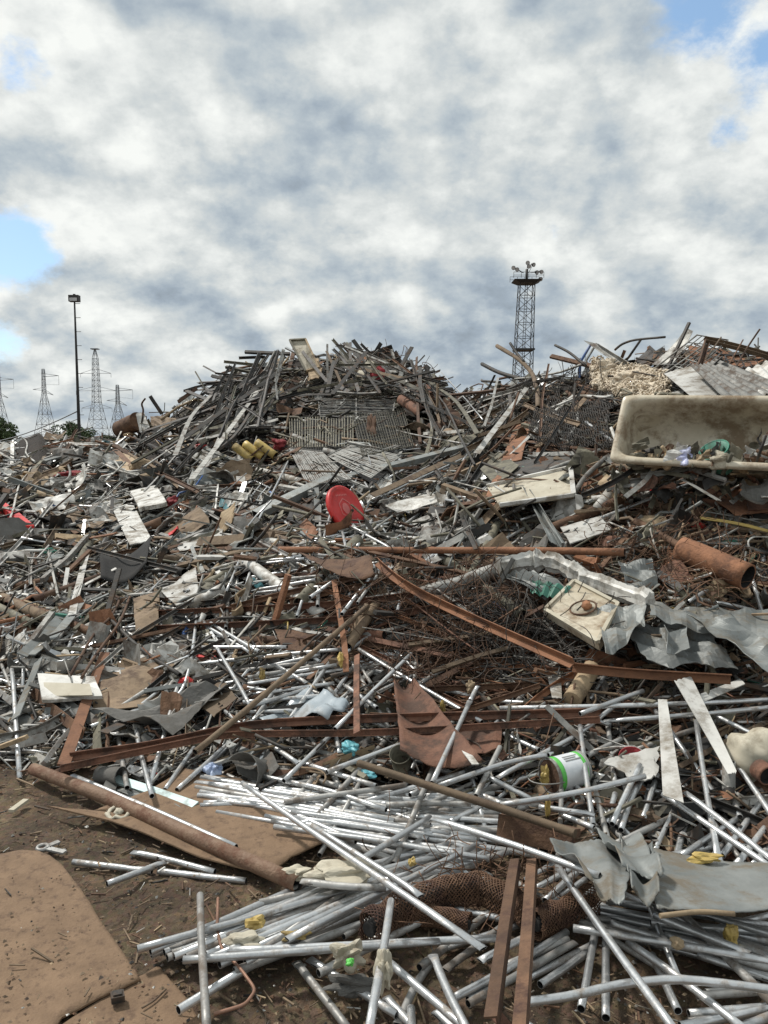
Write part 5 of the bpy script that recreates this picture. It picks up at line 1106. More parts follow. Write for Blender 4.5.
def wbox():
    C = [pt(u, v, d) for u, v, d in ((545, 610, .5), (574, 581, .42), (618, 604, .42), (598, 642, .52))]
    t = thing('dirty_box', C[0], 'dirty white appliance housing with a round recess beside the torn grey cladding', 'appliance')
    n = (C[1] - C[0]).cross(C[3] - C[0]).normalized()
    if n.y > 0: n = -n
    mb = MB(); mb.slab([c for c in C], n, .06); fin(mb, 'housing', 'enamel', parent=t)
    c = sum(C, V((0, 0, 0))) / 4; x = (C[1] - C[0]).normalized(); y = n.cross(x)
    mb = MB(); PP = [c + (x * math.cos(a / 24 * 6.283) * .08 + y * math.sin(a / 24 * 6.283) * .08) + n * .004 for a in range(25)]; mb.tube(PP, .006, 0, 5, False); fin(mb, 'round_rim', 'rust', parent=t)
    mb = MB(); mb.slab([c + (x * math.cos(a / 24 * 6.283) * .074 + y * math.sin(a / 24 * 6.283) * .074) + n * .003 for a in range(24)], n, .001); fin(mb, 'round_recess', 'cream', parent=t)
    mb = MB(); blob(mb, c - y * .03 + n * .02, .03, .4, 3); fin(mb, 'knob', 'orange', parent=t)
    mb = MB()
    for k in range(6): mb.box(c + x * (-.035 + .014 * k) + y * .02 + n * .006, x * .004, y * .004, n * .002)
    fin(mb, 'vent', 'black', parent=t)
    for k in range(4):
        mb = MB(); a, b = C[k] + n * .002, C[(k + 1) % 4] + n * .002; mb.sweep([a, b], prof_box(.012, .01), 0, False, True, None, n); fin(mb, 'edge_trim', 'cream', parent=t)
wbox()
# rusty cylinder + pipe
tube([(681, 549), (748, 577)], .4, .088, 'orange', label='fat rusty cylinder lying on the slope above the torn grey cladding', name='rusty_cylinder', cat='cylinder', group='thick pipes', crush=False, sides=22, hollow=True, seg=10)
tube([(636, 521), (690, 552)], .34, .026, 'rust', label='thin rusty pipe running down to the fat rusty cylinder', name='rusty_pipe', cat='pipe', group='thick pipes', crush=False)
C0 = pt(680, 520, .3); mb = MB(); eu, ev, n_ = frame(680, 520)
for rr in (.12, .135): mb.tube([C0 + eu * math.cos(k / 24 * 6.283) * rr * 1.2 + ev * math.sin(k / 24 * 6.283) * rr * .8 for k in range(25)], .008, 0, 6, False)
fin(mb, 'wheel_hoop', 'rust', 'rusty round hoop lying flat above the thin rusty pipe', 'hoop')
sheet([(700, 486), (742, 478), (775, 512), (735, 516)], 'orange', .32, .02, 8, 8, .005, label='folded rust-red sheet below the bathtub at the picture edge', name='steel_plate', cat='plate', f=2)
sheet([(738, 482), (790, 482), (790, 506), (748, 512)], 'redrust', .36, .04, 8, 8, .005, label='second folded rust sheet, partly out of the picture below the bathtub', name='steel_plate', cat='plate', f=2)
bar([(700, 518), (735, 522), (775, 533)], prof_flat(.012, .003), 'yellow', .3, label='thin yellow strip lying level below the folded rust sheet', name='metal_strip', cat='strip')
# framed cream panel
def framed(uv4, d, label):
    C = [pt(u, v, dd) for (u, v), dd in zip(uv4, d)]; t = thing('framed_board', C[3], label, 'panel'); n = (C[1] - C[0]).cross(C[3] - C[0]).normalized()
    if n.y > 0: n = -n
    mb = MB(); mb.slab(C, n, .015); fin(mb, 'panel', 'cream', parent=t)
    for k in range(3):
        a, b = C[k] + n * .012, C[k + 1] + n * .012; mb = MB(); mb.sweep([a, b], prof_box(.02, .014), 0, False, True, None, n); fin(mb, 'frame_rail', 'white', parent=t)
framed([(487, 487), (571, 468), (574, 496), (500, 506)], [.5, .5, .58, .58], 'cream panel with a pale frame standing below the rusty girder')
sheet([(494, 462), (575, 456), (574, 466), (500, 484)], 'dark', .4, .02, 10, 5, .006, label='dark panel behind the cream framed panel', name='metal_plate', cat='panel')
sheet([(480, 470), (498, 452), (520, 466), (496, 486)], 'olive', .45, .02, 6, 6, .006, label='olive folded plate at the end of the cream framed panel', name='metal_plate', cat='plate')
sheet([(500, 466), (516, 425), (532, 420), (522, 460)], 'orange', .4, .02, 6, 8, .012, label='orange-brown board standing behind the rusty girder', name='wooden_board', cat='board')
sheet([(483, 505), (494, 476), (502, 478), (494, 508)], 'orange', .4, .02, 6, 8, .008, label='narrow orange-brown board at the end of the cream framed panel', name='wooden_board', cat='board')
sheet([(523, 487), (532, 492), (566, 545), (552, 545)], 'galv', .5, .04, 16, 6, .003, label='torn silver metal strip curling below the cream framed panel', f=7, curl=.05)
sheet([(560, 528), (600, 517), (612, 530), (570, 545)], 'white', .35, .004, 6, 5, .01, label='flat pale square panel beside the torn silver strip', name='metal_plate', cat='panel')
sheet([(366, 505), (372, 470), (392, 458), (392, 484)], 'white', .3, .02, 8, 8, .008, label='white door leaf with dark gaps below the grates', name='door_leaf', cat='door')
sheet([(385, 505), (435, 492), (438, 502), (400, 514)], 'white', .3, .02, 8, 6, .006, label='long white bent sheet below the white door leaf', f=3)
bar([(430, 460), (455, 500), (478, 549)], prof_L(.035, .005), 'dark', .45, label='long dark angle bar slanting down to the long brown pipe')
for k in range(9):
    y = 495 + k * 5.5; bar([(405 + k * 3 + R.uniform(-4, 4), y + 24), (480 + R.uniform(-15, 15), y - 2)], prof_flat(.03, .003), 'steel' if k % 3 else 'dark', .15 + .02 * k, name='metal_strip', cat='strip', group='stacked grey strips', noun='grey strip')
bag(pt(641, 470, .3), .1, 'dark', 'dark bundle of rags under the front edge of the bathtub', 'rag', 'rag', seed=101, sq=(1.5, 1, .8))
bag(pt(653, 466, .36), .045, 'red', 'small red rag under the front edge of the bathtub', 'rag', 'rag', seed=102)
bag(pt(632, 468, .38), .05, 'white', 'small white crumpled packet under the front edge of the bathtub', 'packet', 'packet', seed=103)
bag(pt(622, 488, .4), .1, 'tan', 'tan crumpled paper lump below the bathtub corner', 'paper_lump', 'paper', seed=104, sq=(1, .8, .9), amp=.4)
bag(pt(700, 440, .6), .04, 'white', 'small pale packet in the rubbish at the bathtub', 'packet', 'packet', seed=105)
# log & pipe stub below orange bar
tube([(572, 700), (592, 668)], .2, .05, 'tan', label='grey-tan wooden log standing under the bent orange bar', name='log', cat='log', crush=False, hollow=False, sides=14)
# netting
def netting(uv4, nx, ny, r, d, amp, seed, m, label, name='wire_netting'):
    C = [pt(u, v, d) for u, v in uv4]; P = sheet_grid(C, nx, ny, amp, seed, .06, .03, 3); mb = MB()
    for i in range(0, nx + 1): mb.tube([P[i][j] for j in range(ny + 1)], r, 0, 3, False)
    for j in range(0, ny + 1): mb.tube([P[i][j] for i in range(nx + 1)], r, 0, 3, False)
    fin(mb, name, m, label, 'netting')
netting([(535, 412), (612, 402), (608, 448), (530, 440)], 40, 22, .0045, .75, .12, 5, 'dark', 'black wire netting draped between the rusty girder and the bathtub')
netting([(500, 395), (560, 388), (560, 412), (505, 420)], 30, 14, .004, .35, .1, 6, 'dark', 'smaller dark wire netting behind the rusty girder')
# rusty wire tangles
def tangle(c_uv, spread, n, r, m, label, d=.25, seed=1, size=.25):
    q = random.Random(seed); mb = MB()
    for k in range(n):
        u = q.gauss(c_uv[0], spread[0]); v = q.gauss(c_uv[1], spread[1]); c = pt(u, v, q.uniform(.02, d)); eu, ev, nn = frame(u, v)
        a = q.uniform(0, 6.28); D = eu * math.cos(a) + ev * math.sin(a) + nn * q.uniform(-.3, .3); s = size * q.uniform(.5, 1.4); P = []; p = c - D * s * .5; w = V((q.uniform(-1, 1), q.uniform(-1, 1), q.uniform(-1, 1))) * q.uniform(.5, 4)
        for i in range(11):
            P.append(p.copy()); D = (D + w.cross(D) * .1 * q.uniform(.3, 1.6)).normalized(); p = p + D * s / 10
        mb.tube(P, r * q.uniform(.7, 1.4), 0, 3, False)
    fin(mb, 'wire_tangle', m, label, 'wire', 'tangles of rusty wire')
tangle((440, 640), (34, 22), 380, .0026, 'rust', 'dense dark tangle of rusty wire below the bent orange bar', .35, 1, .3)
tangle((505, 622), (30, 18), 260, .0026, 'dark', 'dark tangle of wire beside the dirty white box', .35, 2, .4)
tangle((430, 600), (50, 14), 240, .003, 'rust', 'flat tangle of rusty wire over the bent orange bar', .4, 3, .5)
tangle((540, 640), (25, 22), 220, .003, 'dark', 'dark tangle of wire under the dirty white box', .35, 4, .4)
tangle((640, 540), (45, 22), 260, .0028, 'rust', 'thin tangle of wire round the thin rusty pipe', .3, 5, .3)
tangle((700, 570), (40, 20), 160, .0028, 'rust', 'thin tangle of wire draped on the fat rusty cylinder', .42, 6, .3)
tangle((480, 880), (50, 18), 120, .002, 'rust', 'loose rusty wires over the rusty mesh roll', .15, 7, .25)
tangle((345, 390), (28, 9), 150, .006, 'olive', 'drab tangle of springy wire at the summit of the heap', .6, 8, .6)
tangle((378, 360), (18, 5), 60, .007, 'rust', 'rusty tangle of wire standing against the sky at the summit', .8, 9, .5)
tangle((555, 395), (25, 8), 130, .005, 'dark', 'dark tangle of wire on the crest beside the crooked brown pipe', .4, 10, .6)
for k in range(22):   # long straight rods fanning through the tangle
    u = R.uniform(400, 540); v = R.uniform(575, 650); L = R.uniform(40, 100); a = R.uniform(-.1, .75)
    rod([(u - L * math.cos(a) / 2, v - L * math.sin(a) / 2), (u + L * math.cos(a) / 2, v + L * math.sin(a) / 2)], R.uniform(.003, .007), R.choice(['rust', 'redrust', 'dark', 'steel']), R.uniform(.15, .35), noun='thin wire rod')
# mesh roll
def meshroll(ctrl, rad, d, label, seed):
    q = random.Random(seed); P = line_pts(ctrl, d, 30); K = len(P); mb = MB()
    rr = [rad * (1 + .35 * noise.noise(V((i * .15, seed, 0)))) for i in range(K)]
    fr = []
    x = None
    for i in range(K):
        dd = (P[min(K - 1, i + 1)] - P[max(0, i - 1)]).normalized()
        if x is None: x = recalc_axis(dd)[0]
        x = (x - dd * x.dot(dd)).normalized(); fr.append((x.copy(), dd.cross(x)))
    for layer, sc_ in ((0, 1),):
        for s in (-1, 1):
            for k in range(20):
                pts = []
                for i in range(0, K):
                    a = 6.283 * k / 20 + s * i * .24 + layer; xx, yy = fr[i]
                    rad2 = rr[i] * sc_ * (1 + .06 * math.sin(i * 2.1 + k)) * (.62 + .38 * abs(math.sin(a)))
                    pts.append(P[i] + xx * math.cos(a) * rad2 + yy * math.sin(a) * rr[i] * sc_)
                mb.tube(pts, .0026, 0, 3, False)
    mb.tube(P, rad * .45, 1, 8, False)
    fin(mb, 'mesh_roll', ['rust', 'black'], label, 'mesh roll', 'rolls of rusty chain mesh')
meshroll([(368, 930), (395, 912), (440, 893), (480, 888), (515, 905), (535, 915)], .055, .14, 'rusty rolled chain mesh lying behind the angle posts', 1)
meshroll([(535, 925), (560, 915), (592, 900)], .05, .12, 'short end of rusty chain mesh between the angle posts and galvanised sheet', 2)
meshroll([(385, 920), (430, 915), (470, 925)], .035, .09, 'flattened rusty chain mesh under the long slanting tube', 3)
# --- steel plates on the ground
def plate(poly, label, d, th=.008, name='steel_plate', tilt=(0, 0)):
    G = [S(u, v) for u, v in poly]; G = [V((g.x, g.y, d + tilt[0] * g.x + tilt[1] * g.y)) for g in G]
    mb = MB(); c = sum(G, V((0, 0, 0))) / len(G)
    # rings for a fine surface with gentle waves
    rings = 14; K = len(G); fineG = []
    for k in range(K):
        for j in range(4): fineG.append(G[k].lerp(G[(k + 1) % K], j / 4))
    n = len(fineG); b = 0
    for r_ in range(rings + 1):
        for g in fineG:
            p = c.lerp(g, max(.001, r_ / rings)); p = p + V((0, 0, .004 * noise.noise(p * 2.5)))
            if r_ == rings: p = p + (p - c).normalized() * .006 * noise.noise(p * 20)
            mb.v.append(p)
    for r_ in range(rings):
        for k in range(n): mb.face([r_ * n + k, (r_ + 1) * n + k, (r_ + 1) * n + (k + 1) % n, r_ * n + (k + 1) % n], 0, True)
    o2 = len(mb.v)
    for k in range(n): mb.v.append(mb.v[rings * n + k] - V((0, 0, th)))
    for k in range(n): mb.face([rings * n + k, o2 + k, o2 + (k + 1) % n, rings * n + (k + 1) % n])
    mb.face([o2 + k for k in range(n)][::-1])
    fin(mb, name, 'plate', label, 'steel plate', 'brown steel plates on the dirt')
plate([(-30, 866), (0, 859), (22, 855), (38, 856), (50, 861), (62, 870), (80, 893), (100, 926), (122, 957), (141, 986), (100, 1004), (62, 1024), (40, 1060), (-80, 1060)], 'large rounded brown steel plate filling the corner of the dirt', .024, .006)
plate([(120, 988), (146, 978), (158, 970), (166, 978), (186, 1002), (215, 1050), (100, 1060), (60, 1030)], 'small angular brown plate tucked under the large rounded steel plate', .014, .008)
plate([(47, 816), (90, 822), (150, 800), (185, 778), (250, 790), (325, 842), (322, 854), (292, 868), (268, 887), (200, 868), (150, 846), (110, 831)], 'long pointed brown steel plate partly under the thick rusty pipe', .05, .006)
mb = MB(); c = S(118, 1008); c.z = .036; mb.box(c, V((.018, .006, 0)), V((-.007, .015, 0)), V((0, 0, .010))); mb.box(c + V((0, 0, .012)), V((.012, .004, 0)), V((-.004, .010, 0)), V((0, 0, .003))); fin(mb, 'metal_block', 'dark', 'small dark metal block lying on the edge of the rounded plate', 'block')
rod([(142, 1008), (155, 1000), (166, 989)], .003, 'brown', .03, 'thin twig-like wire on the small angular plate', 'iron_wire', 'wire')
rod([(218, 898), (217, 930), (222, 950), (240, 968), (256, 990), (245, 1005), (214, 1014)], .0055, 'copper', .10, 'pinkish copper wire curving in a loop on the dirt beside the dented standing tube', 'copper_wire', 'wire', wob=0, seg=12)
# washer, fork bracket, teal strips
mb = MB(); c = S(120, 823); c.z = .05
mb.tube([c + V((math.cos(k / 16 * 6.283) * .052, math.sin(k / 16 * 6.283) * .052, .008 * math.sin(k * 2.2))) for k in range(17)], .010, 0, 6, False, [(1.3, .6) if k % 2 else (1, .8) for k in range(17)]); blob(mb, c + V((0, 0, .004)), .022, .4, 4, 8, 0, (1, 1, .6)); fin(mb, 'pressed_ring', 'cream', 'small scalloped pale ring lying on the brown plate near the thick pipe', 'ring')
def spanner():
    mb = MB(); a, b_, = S(43, 852), S(65, 857); a.z = b_.z = .02; d = (b_ - a).normalized(); s = d.cross(V((0, 0, 1)))
    mb.sweep([a + d * .01, b_], prof_box(.012, .004), 0, False, True, None, V((0, 0, 1)))
    mb.tube([a + d * .0 + (d * math.cos(k / 14 * 6.283) + s * math.sin(k / 14 * 6.283)) * .022 for k in range(15)], .008, 0, 6, False)
    mb.sweep([a + d * .01 - s * .01, a + d * .03 - s * .06], prof_box(.012, .004), 0, False, True, None, V((0, 0, 1)))
    fin(mb, 'spanner', 'aludirty', 'small grey forked spanner-like bracket on the dirt above the rounded plate', 'bracket')
spanner()
bar([(115, 779), (150, 790), (195, 806)], prof_flat(.024, .006), 'teal', .1, label='pale teal metal strip lying beside the thick rusty pipe', name='metal_strip', cat='strip', up=V((0, -.3, 1)))
sheet([(112, 786), (150, 796), (196, 812), (150, 808)], 'galv', .07, .02, 12, 5, .003, label='crumpled silver foil strip under the pale teal strip', f=8)
sheet([(168, 802), (200, 806), (205, 818), (175, 816)], 'alu', .06, .015, 8, 5, .003, label='short silver flashing piece at the end of the teal strip', f=8)
bar([(11, 811), (26, 800)], prof_flat(.014, .006), 'cream', .03, label='short pale lath on the dirt beyond the rounded plate', name='lath', cat='lath')
bar([(34, 754), (47, 765)], prof_box(.02, .016), 'white', .05, label='short white stub lying at the upper end of the thick rusty pipe', name='metal_stub', cat='stub')
sheet([(22, 752), (50, 745), (58, 762), (36, 770)], 'olive', .03, .02, 6, 5, .004, label='drab bent plate at the upper end of the thick rusty pipe', cat='plate', name='metal_plate')
# rags wrapped on tubes, glove
bag(pt(352, 985, .07), .05, 'dustsheet', 'crumpled dark cloth glove lying between the lowest tubes', 'glove', 'glove', seed=110, sq=(.7, 1.4, .5), amp=.7)
bag(pt(347, 955, .18), .045, 'cream', 'torn pale plastic scrap hanging on the level tubes', 'plastic_scrap', 'scrap', seed=111, sq=(.9, .6, .9), amp=.8)
bag(pt(350, 962, .22), .012, 'labelgreen', 'tiny bright green scrap on the torn pale plastic', 'plastic_scrap', 'scrap', seed=112)
bag(pt(384, 970, .3), .035, 'cream', 'pale tape wrapped round the steep lower tube', 'tape', 'tape', seed=113, sq=(.9, .6, 1.3), amp=.7)
bag(pt(345, 872, .2), .06, 'cream', 'pale crumpled cloth on the upper tube bundle near the thick pipe mouth', 'cloth', 'cloth', seed=114, sq=(1.8, 1, .5), amp=.6)
bag(pt(298, 873, .16), .035, 'cream', 'pale rag scrap at the mouth of the thick rusty pipe', 'rag', 'rag', seed=115, sq=(1.3, 1, .6), amp=.6)
bag(pt(245, 940, .12), .035, 'cream', 'pale rag scrap on the lower tube bundle', 'rag', 'rag', seed=116, sq=(1.6, 1, .5), amp=.6)
bag(pt(677, 943, .2), .018, 'tan', 'tan tape ring on a tube below the galvanised sheet', 'tape', 'tape', seed=117)
# ================================================================== SCATTERED SCRAP (each piece on the slope)
def onheap(u, v):
    vc, vb, _ = colpar(u); return vc - 2 < v < vb
EXCL = [(228, 436, 284, 468), (288, 338, 326, 382), (608, 396, 790, 470), (289, 396, 412, 478), (325, 484, 362, 534), (548, 838, 780, 910), (544, 748, 602, 800), (596, 600, 780, 672), (546, 580, 612, 640), (676, 538, 748, 580), (486, 466, 576, 506), (590, 358, 668, 398), (112, 492, 166, 546)]
def free(u, v): return not any(a < u < c and b < v < d for a, b, c, d in EXCL)
def pick(box):
    for _ in range(50):
        u = R.uniform(box[0], box[2]); v = R.uniform(box[1], box[3])
        if onheap(u, v) and free(u, v): return u, v
    return None
def scat_bar(n, box, Lm, ang, ms, prof, d, name, cat, group, noun, wob=.008):
    for _ in range(n):
        p = pick(box)
        if not p: continue
        u, v = p; px = surfY(u, v) / F; L = R.uniform(*Lm) / px; a = math.radians(R.gauss(*ang))
        uv = [(u - L / 2 * math.cos(a), v + L / 2 * math.sin(a)), (u + L / 2 * math.cos(a), v - L / 2 * math.sin(a))]
        vc0 = colpar(uv[0][0])[0] - 14; vc1 = colpar(uv[1][0])[0] - 14
        uv = [(uv[0][0], max(uv[0][1], vc0)), (uv[1][0], max(uv[1][1], vc1))]
        if any(not free(uv[0][0] + (uv[1][0] - uv[0][0]) * j / 6, uv[0][1] + (uv[1][1] - uv[0][1]) * j / 6) for j in range(7)): continue
        if abs(uv[0][0]-uv[1][0])+abs(uv[0][1]-uv[1][1]) < 4: continue
        if R.random() < .5:
            uv = [uv[0], ((uv[0][0] + uv[1][0]) / 2 + R.uniform(-1, 1) * L * .1, (uv[0][1] + uv[1][1]) / 2 + R.uniform(-1, 1) * L * .14), uv[1]]
        m = R.choice(ms); pf = R.choice(prof)
        k = surfY(u, v) / 6
        bar(uv, pf, m, R.uniform(*d) * max(1, k), name=name, cat=cat, group=group, wob=wob, noun=noun if isinstance(noun, str) else noun[m])
NM = {'rust': 'rusty bar', 'redrust': 'red-brown bar', 'orange': 'orange-rusted bar', 'brown': 'brown bar', 'dark': 'dark bar', 'steel': 'grey bar', 'olive': 'drab bar', 'white': 'pale bar', 'galv': 'grey bar', 'tan': 'tan lath', 'aludirty': 'dirty silver bar'}
pf_thin = [prof_flat(.018, .004), prof_L(.03, .004), prof_box(.012, .012), prof_L(.022, .003)]
pf_mid = [prof_flat(.035, .004), prof_L(.05, .006), prof_C(.03, .03, .005), prof_box(.022, .022)]
pf_top = [prof_flat(.028, .006), prof_L(.035, .006), prof_box(.02, .018), prof_flat(.04, .004), prof_C(.03, .03, .005)]
pf_big = [prof_box(.05, .04), prof_L(.08, .01), prof_C(.06, .05, .008), prof_flat(.07, .01), prof_box(.03, .03)]
# the summit: long dark bars fanning out
scat_bar(150, (205, 350, 335, 430), (.5, 2.1), (38, 34), ['dark', 'dark', 'olive', 'dark', 'steel', 'dark', 'rust'], pf_top * 2 + pf_mid, (.1, .6), 'steel_bar', 'bar', 'dark bars on the summit', NM)
scat_bar(130, (310, 345, 450, 420), (.5, 1.9), (-32, 42), ['dark', 'rust', 'olive', 'dark', 'steel', 'dark', 'brown'], pf_top * 2 + pf_mid, (.1, .6), 'steel_bar', 'bar', 'dark bars on the summit', NM)
scat_bar(40, (180, 385, 295, 445), (.8, 3.2), (30, 18), ['dark', 'steel', 'dark', 'olive'], pf_top, (.2, .6), 'steel_bar', 'bar', 'dark bars on the summit', NM)
scat_bar(45, (440, 380, 600, 440), (.5, 2.0), (28, 32), ['dark', 'steel', 'olive', 'rust', 'brown', 'white'], pf_thin + pf_mid, (.1, .5), 'steel_bar', 'bar', 'dark bars on the summit', NM)
scat_bar(40, (395, 420, 560, 480), (.5, 1.9), (18, 30), ['steel', 'olive', 'dark', 'aludirty', 'white', 'brown'], pf_thin + pf_mid, (.05, .3), 'metal_bar', 'bar', 'bars on the middle slope', NM)
for uv, m in (([(205, 392), (230, 400)], 'dark'), ([(212, 376), (236, 382)], 'dark'), ([(226, 367), (250, 372)], 'olive'), ([(239, 358), (265, 357)], 'dark'), ([(224, 362), (262, 366)], 'olive'), ([(186, 391), (212, 402)], 'dark'), ([(245, 352), (290, 354)], 'dark'), ([(303, 352), (330, 385)], 'dark'), ([(333, 340), (350, 360)], 'olive'), ([(353, 340), (362, 352)], 'dark'), ([(372, 358), (381, 343)], 'dark'), ([(398, 372), (412, 347)], 'dark'), ([(400, 377), (405, 360)], 'steel'), ([(355, 360), (340, 345)], 'rust'), ([(390, 362), (400, 358)], 'dark'), ([(385, 372), (410, 371)], 'white'), ([(410, 383), (424, 376)], 'dark'), ([(340, 362), (392, 392)], 'olive'), ([(380, 350), (366, 362)], 'steel'), ([(420, 390), (444, 384)], 'dark'), ([(150, 396), (162, 414)], 'dark'), ([(197, 388), (178, 402)], 'rust')):
    bar(uv, R.choice([prof_box(.035, .03), prof_flat(.045, .012), prof_L(.05, .01)]), m, .9, name='steel_bar', cat='bar', group='bars sticking up at the summit', noun=NM[m] + ' sticking up')
# left bank: pale and grey mixed
scat_bar(110, (-40, 440, 250, 560), (.35, 1.3), (12, 34), ['steel', 'white', 'galv', 'olive', 'brown', 'dark', 'aludirty', 'rust'], pf_thin + pf_mid + [prof_box(.05, .02)], (.05, .35), 'metal_bar', 'bar', 'bars on the low bank', NM)
scat_bar(90, (-40, 545, 240, 745), (.2, .8), (10, 38), ['steel', 'white', 'galv', 'olive', 'brown', 'dark', 'rust', 'aludirty'], pf_thin + [prof_flat(.03, .003)], (.05, .25), 'metal_bar', 'bar', 'bars on the low bank', NM)
scat_bar(70, (560, 470, 810, 600), (.3, 1.3), (18, 35), ['steel', 'rust', 'brown', 'dark', 'white', 'olive', 'redrust'], pf_thin + [prof_flat(.03, .003)], (.05, .25), 'metal_bar', 'bar', 'bars below the bathtub', NM)
scat_bar(45, (380, 560, 600, 720), (.3, 1.2), (-8, 22), ['rust', 'redrust', 'dark', 'rust', 'orange'], pf_thin, (.05, .25), 'rusty_bar', 'bar', 'rusty bars and rails', NM)
scat_bar(45, (150, 560, 400, 640), (.5, 1.6), (8, 15), ['rust', 'redrust', 'rust', 'dark', 'steel'], pf_thin, (.02, .2), 'rusty_bar', 'bar', 'rusty bars and rails', NM)
scat_bar(40, (560, 660, 810, 830), (.3, 1.0), (10, 40), ['rust', 'steel', 'dark', 'brown', 'white'], pf_thin, (.02, .15), 'metal_bar', 'bar', 'bars on the lower slope', NM)
scat_bar(30, (240, 640, 560, 780), (.3, .9), (0, 40), ['rust', 'steel', 'dark', 'brown'], pf_thin, (.01, .12), 'metal_bar', 'bar', 'bars on the lower slope', NM)
# thin silver tubes on the slopes
n0 = len([o for o in bpy.data.objects if o.name.startswith('metal_tube')])
left = max(0, 298 - n0)
zones = [((130, 540, 420, 700), .45, (10, 35)), ((370, 430, 560, 560), .2, (20, 25)), ((0, 560, 200, 720), .12, (20, 40)), ((560, 480, 790, 620), .1, (15, 30)), ((560, 690, 790, 830), .13, (-20, 50))]
for box, share, ang in zones:
    for _ in range(int(left * share)):
        p = pick(box)
        if not p: continue
        u, v = p; px = surfY(u, v) / F; L = R.uniform(.25, .95) / px; a = math.radians(R.gauss(*ang))
        tube([(u - L / 2 * math.cos(a), v + L / 2 * math.sin(a)), (u + L / 2 * math.cos(a), v - L / 2 * math.sin(a))], R.uniform(.05, .24), R.choice([.011, .0125, .0138]), R.choice(['alu', 'alu', 'aludirty']), sides=9, seg=5)
# sheet scraps
SN = {'black': 'black sheet scrap', 'dustsheet': 'dusty sheet scrap', 'steel': 'grey sheet scrap', 'white': 'pale sheet scrap', 'galv': 'blue-grey sheet scrap', 'olive': 'drab sheet scrap', 'brown': 'brown sheet scrap', 'dark': 'dark sheet scrap', 'rust': 'rusty sheet scrap', 'orange': 'orange sheet scrap', 'redrust': 'red-brown sheet scrap', 'tan': 'tan board scrap', 'aqua': 'teal scrap', 'red': 'red scrap', 'blue': 'blue scrap', 'yellow': 'yellow scrap', 'green': 'green scrap', 'cream': 'cream board scrap', 'plastic': 'pale plastic scrap'}
def scat_sheet(n, box, sm, ms, d, group, thick=(.003, .012)):
    for _ in range(n):
        p = pick(box)
        if not p: continue
        u, v = p; s = R.uniform(*sm); a = R.uniform(0, 6.28); w = s * R.uniform(.3, 1); eu, ev, nn = frame(u, v)
        k = max(1, surfY(u, v) / 6); c = pt(u, v, R.uniform(*d) * k)
        X = (eu * math.cos(a) + ev * math.sin(a) + nn * R.uniform(-.5, .6)).normalized(); Y_ = nn.cross(X).normalized() + nn * R.uniform(-.5, .5)
        C = [c - X * s / 2 - Y_ * w / 2, c + X * s / 2 * R.uniform(.6, 1) - Y_ * w / 2, c + X * s / 2 + Y_ * w / 2 * R.uniform(.4, 1), c - X * s / 2 * R.uniform(.5, 1) + Y_ * w / 2]
        m = R.choice(ms); mb = MB(); mb.grid(sheet_grid(C, 7, 6, s * R.uniform(.04, .2), R.randrange(9999), s * R.uniform(-.3, .3), .09, 1.9 / s), R.uniform(*thick))
        o = fin(mb, 'sheet_scrap', m, None, 'scrap', group); autolabel(o, SN[m], ((u - s / 2 * F / 8, v), (u + s / 2 * F / 8, v + 3)))
base = ['steel', 'white', 'galv', 'olive', 'brown', 'dark', 'rust', 'steel', 'white', 'black', 'dustsheet']
scat_sheet(95, (-40, 436, 250, 540), (.25, .8), base + ['tan', 'white', 'orange'], (.0, .3), 'sheet scraps on the low bank')
scat_sheet(65, (-40, 530, 240, 740), (.12, .45), base + ['white', 'galv', 'tan'], (.0, .15), 'sheet scraps on the low bank')
scat_sheet(25, (200, 400, 470, 460), (.3, .9), ['olive', 'dark', 'steel', 'brown', 'rust'], (0, .3), 'sheet scraps on the summit')
scat_sheet(35, (380, 430, 600, 560), (.2, .6), base, (0, .25), 'sheet scraps on the middle slope')
scat_sheet(45, (560, 470, 810, 620), (.12, .45), ['rust', 'brown', 'dark', 'steel', 'orange', 'olive', 'white', 'redrust', 'tan'], (0, .2), 'sheet scraps below the bathtub')
scat_sheet(26, (220, 560, 560, 770), (.08, .2), ['rust', 'brown', 'dark', 'steel', 'dark', 'olive'], (0, .12), 'sheet scraps on the lower slope')
scat_sheet(24, (560, 660, 810, 830), (.07, .2), ['rust', 'brown', 'dark', 'steel', 'dark', 'olive', 'white'], (0, .12), 'sheet scraps on the lower slope')
scat_sheet(9, (-20, 440, 790, 620), (.1, .25), ['red', 'blue', 'yellow', 'green', 'aqua'], (.1, .3), 'bright scraps')
# rubbish banked against the bathtub
EX0 = EXCL[:]; EXCL.clear()
scat_sheet(60, (606, 466, 790, 494), (.08, .26), ['rust', 'brown', 'dark', 'steel', 'olive', 'white', 'tan', 'redrust'], (.35, .75), 'scraps banked against the bathtub')
scat_bar(26, (606, 466, 790, 495), (.2, .7), (12, 25), ['steel', 'dark', 'brown', 'aludirty', 'rust', 'olive'], pf_thin, (.4, .8), 'metal_bar', 'bar', 'bars below the bathtub', NM)
EXCL.extend(EX0)
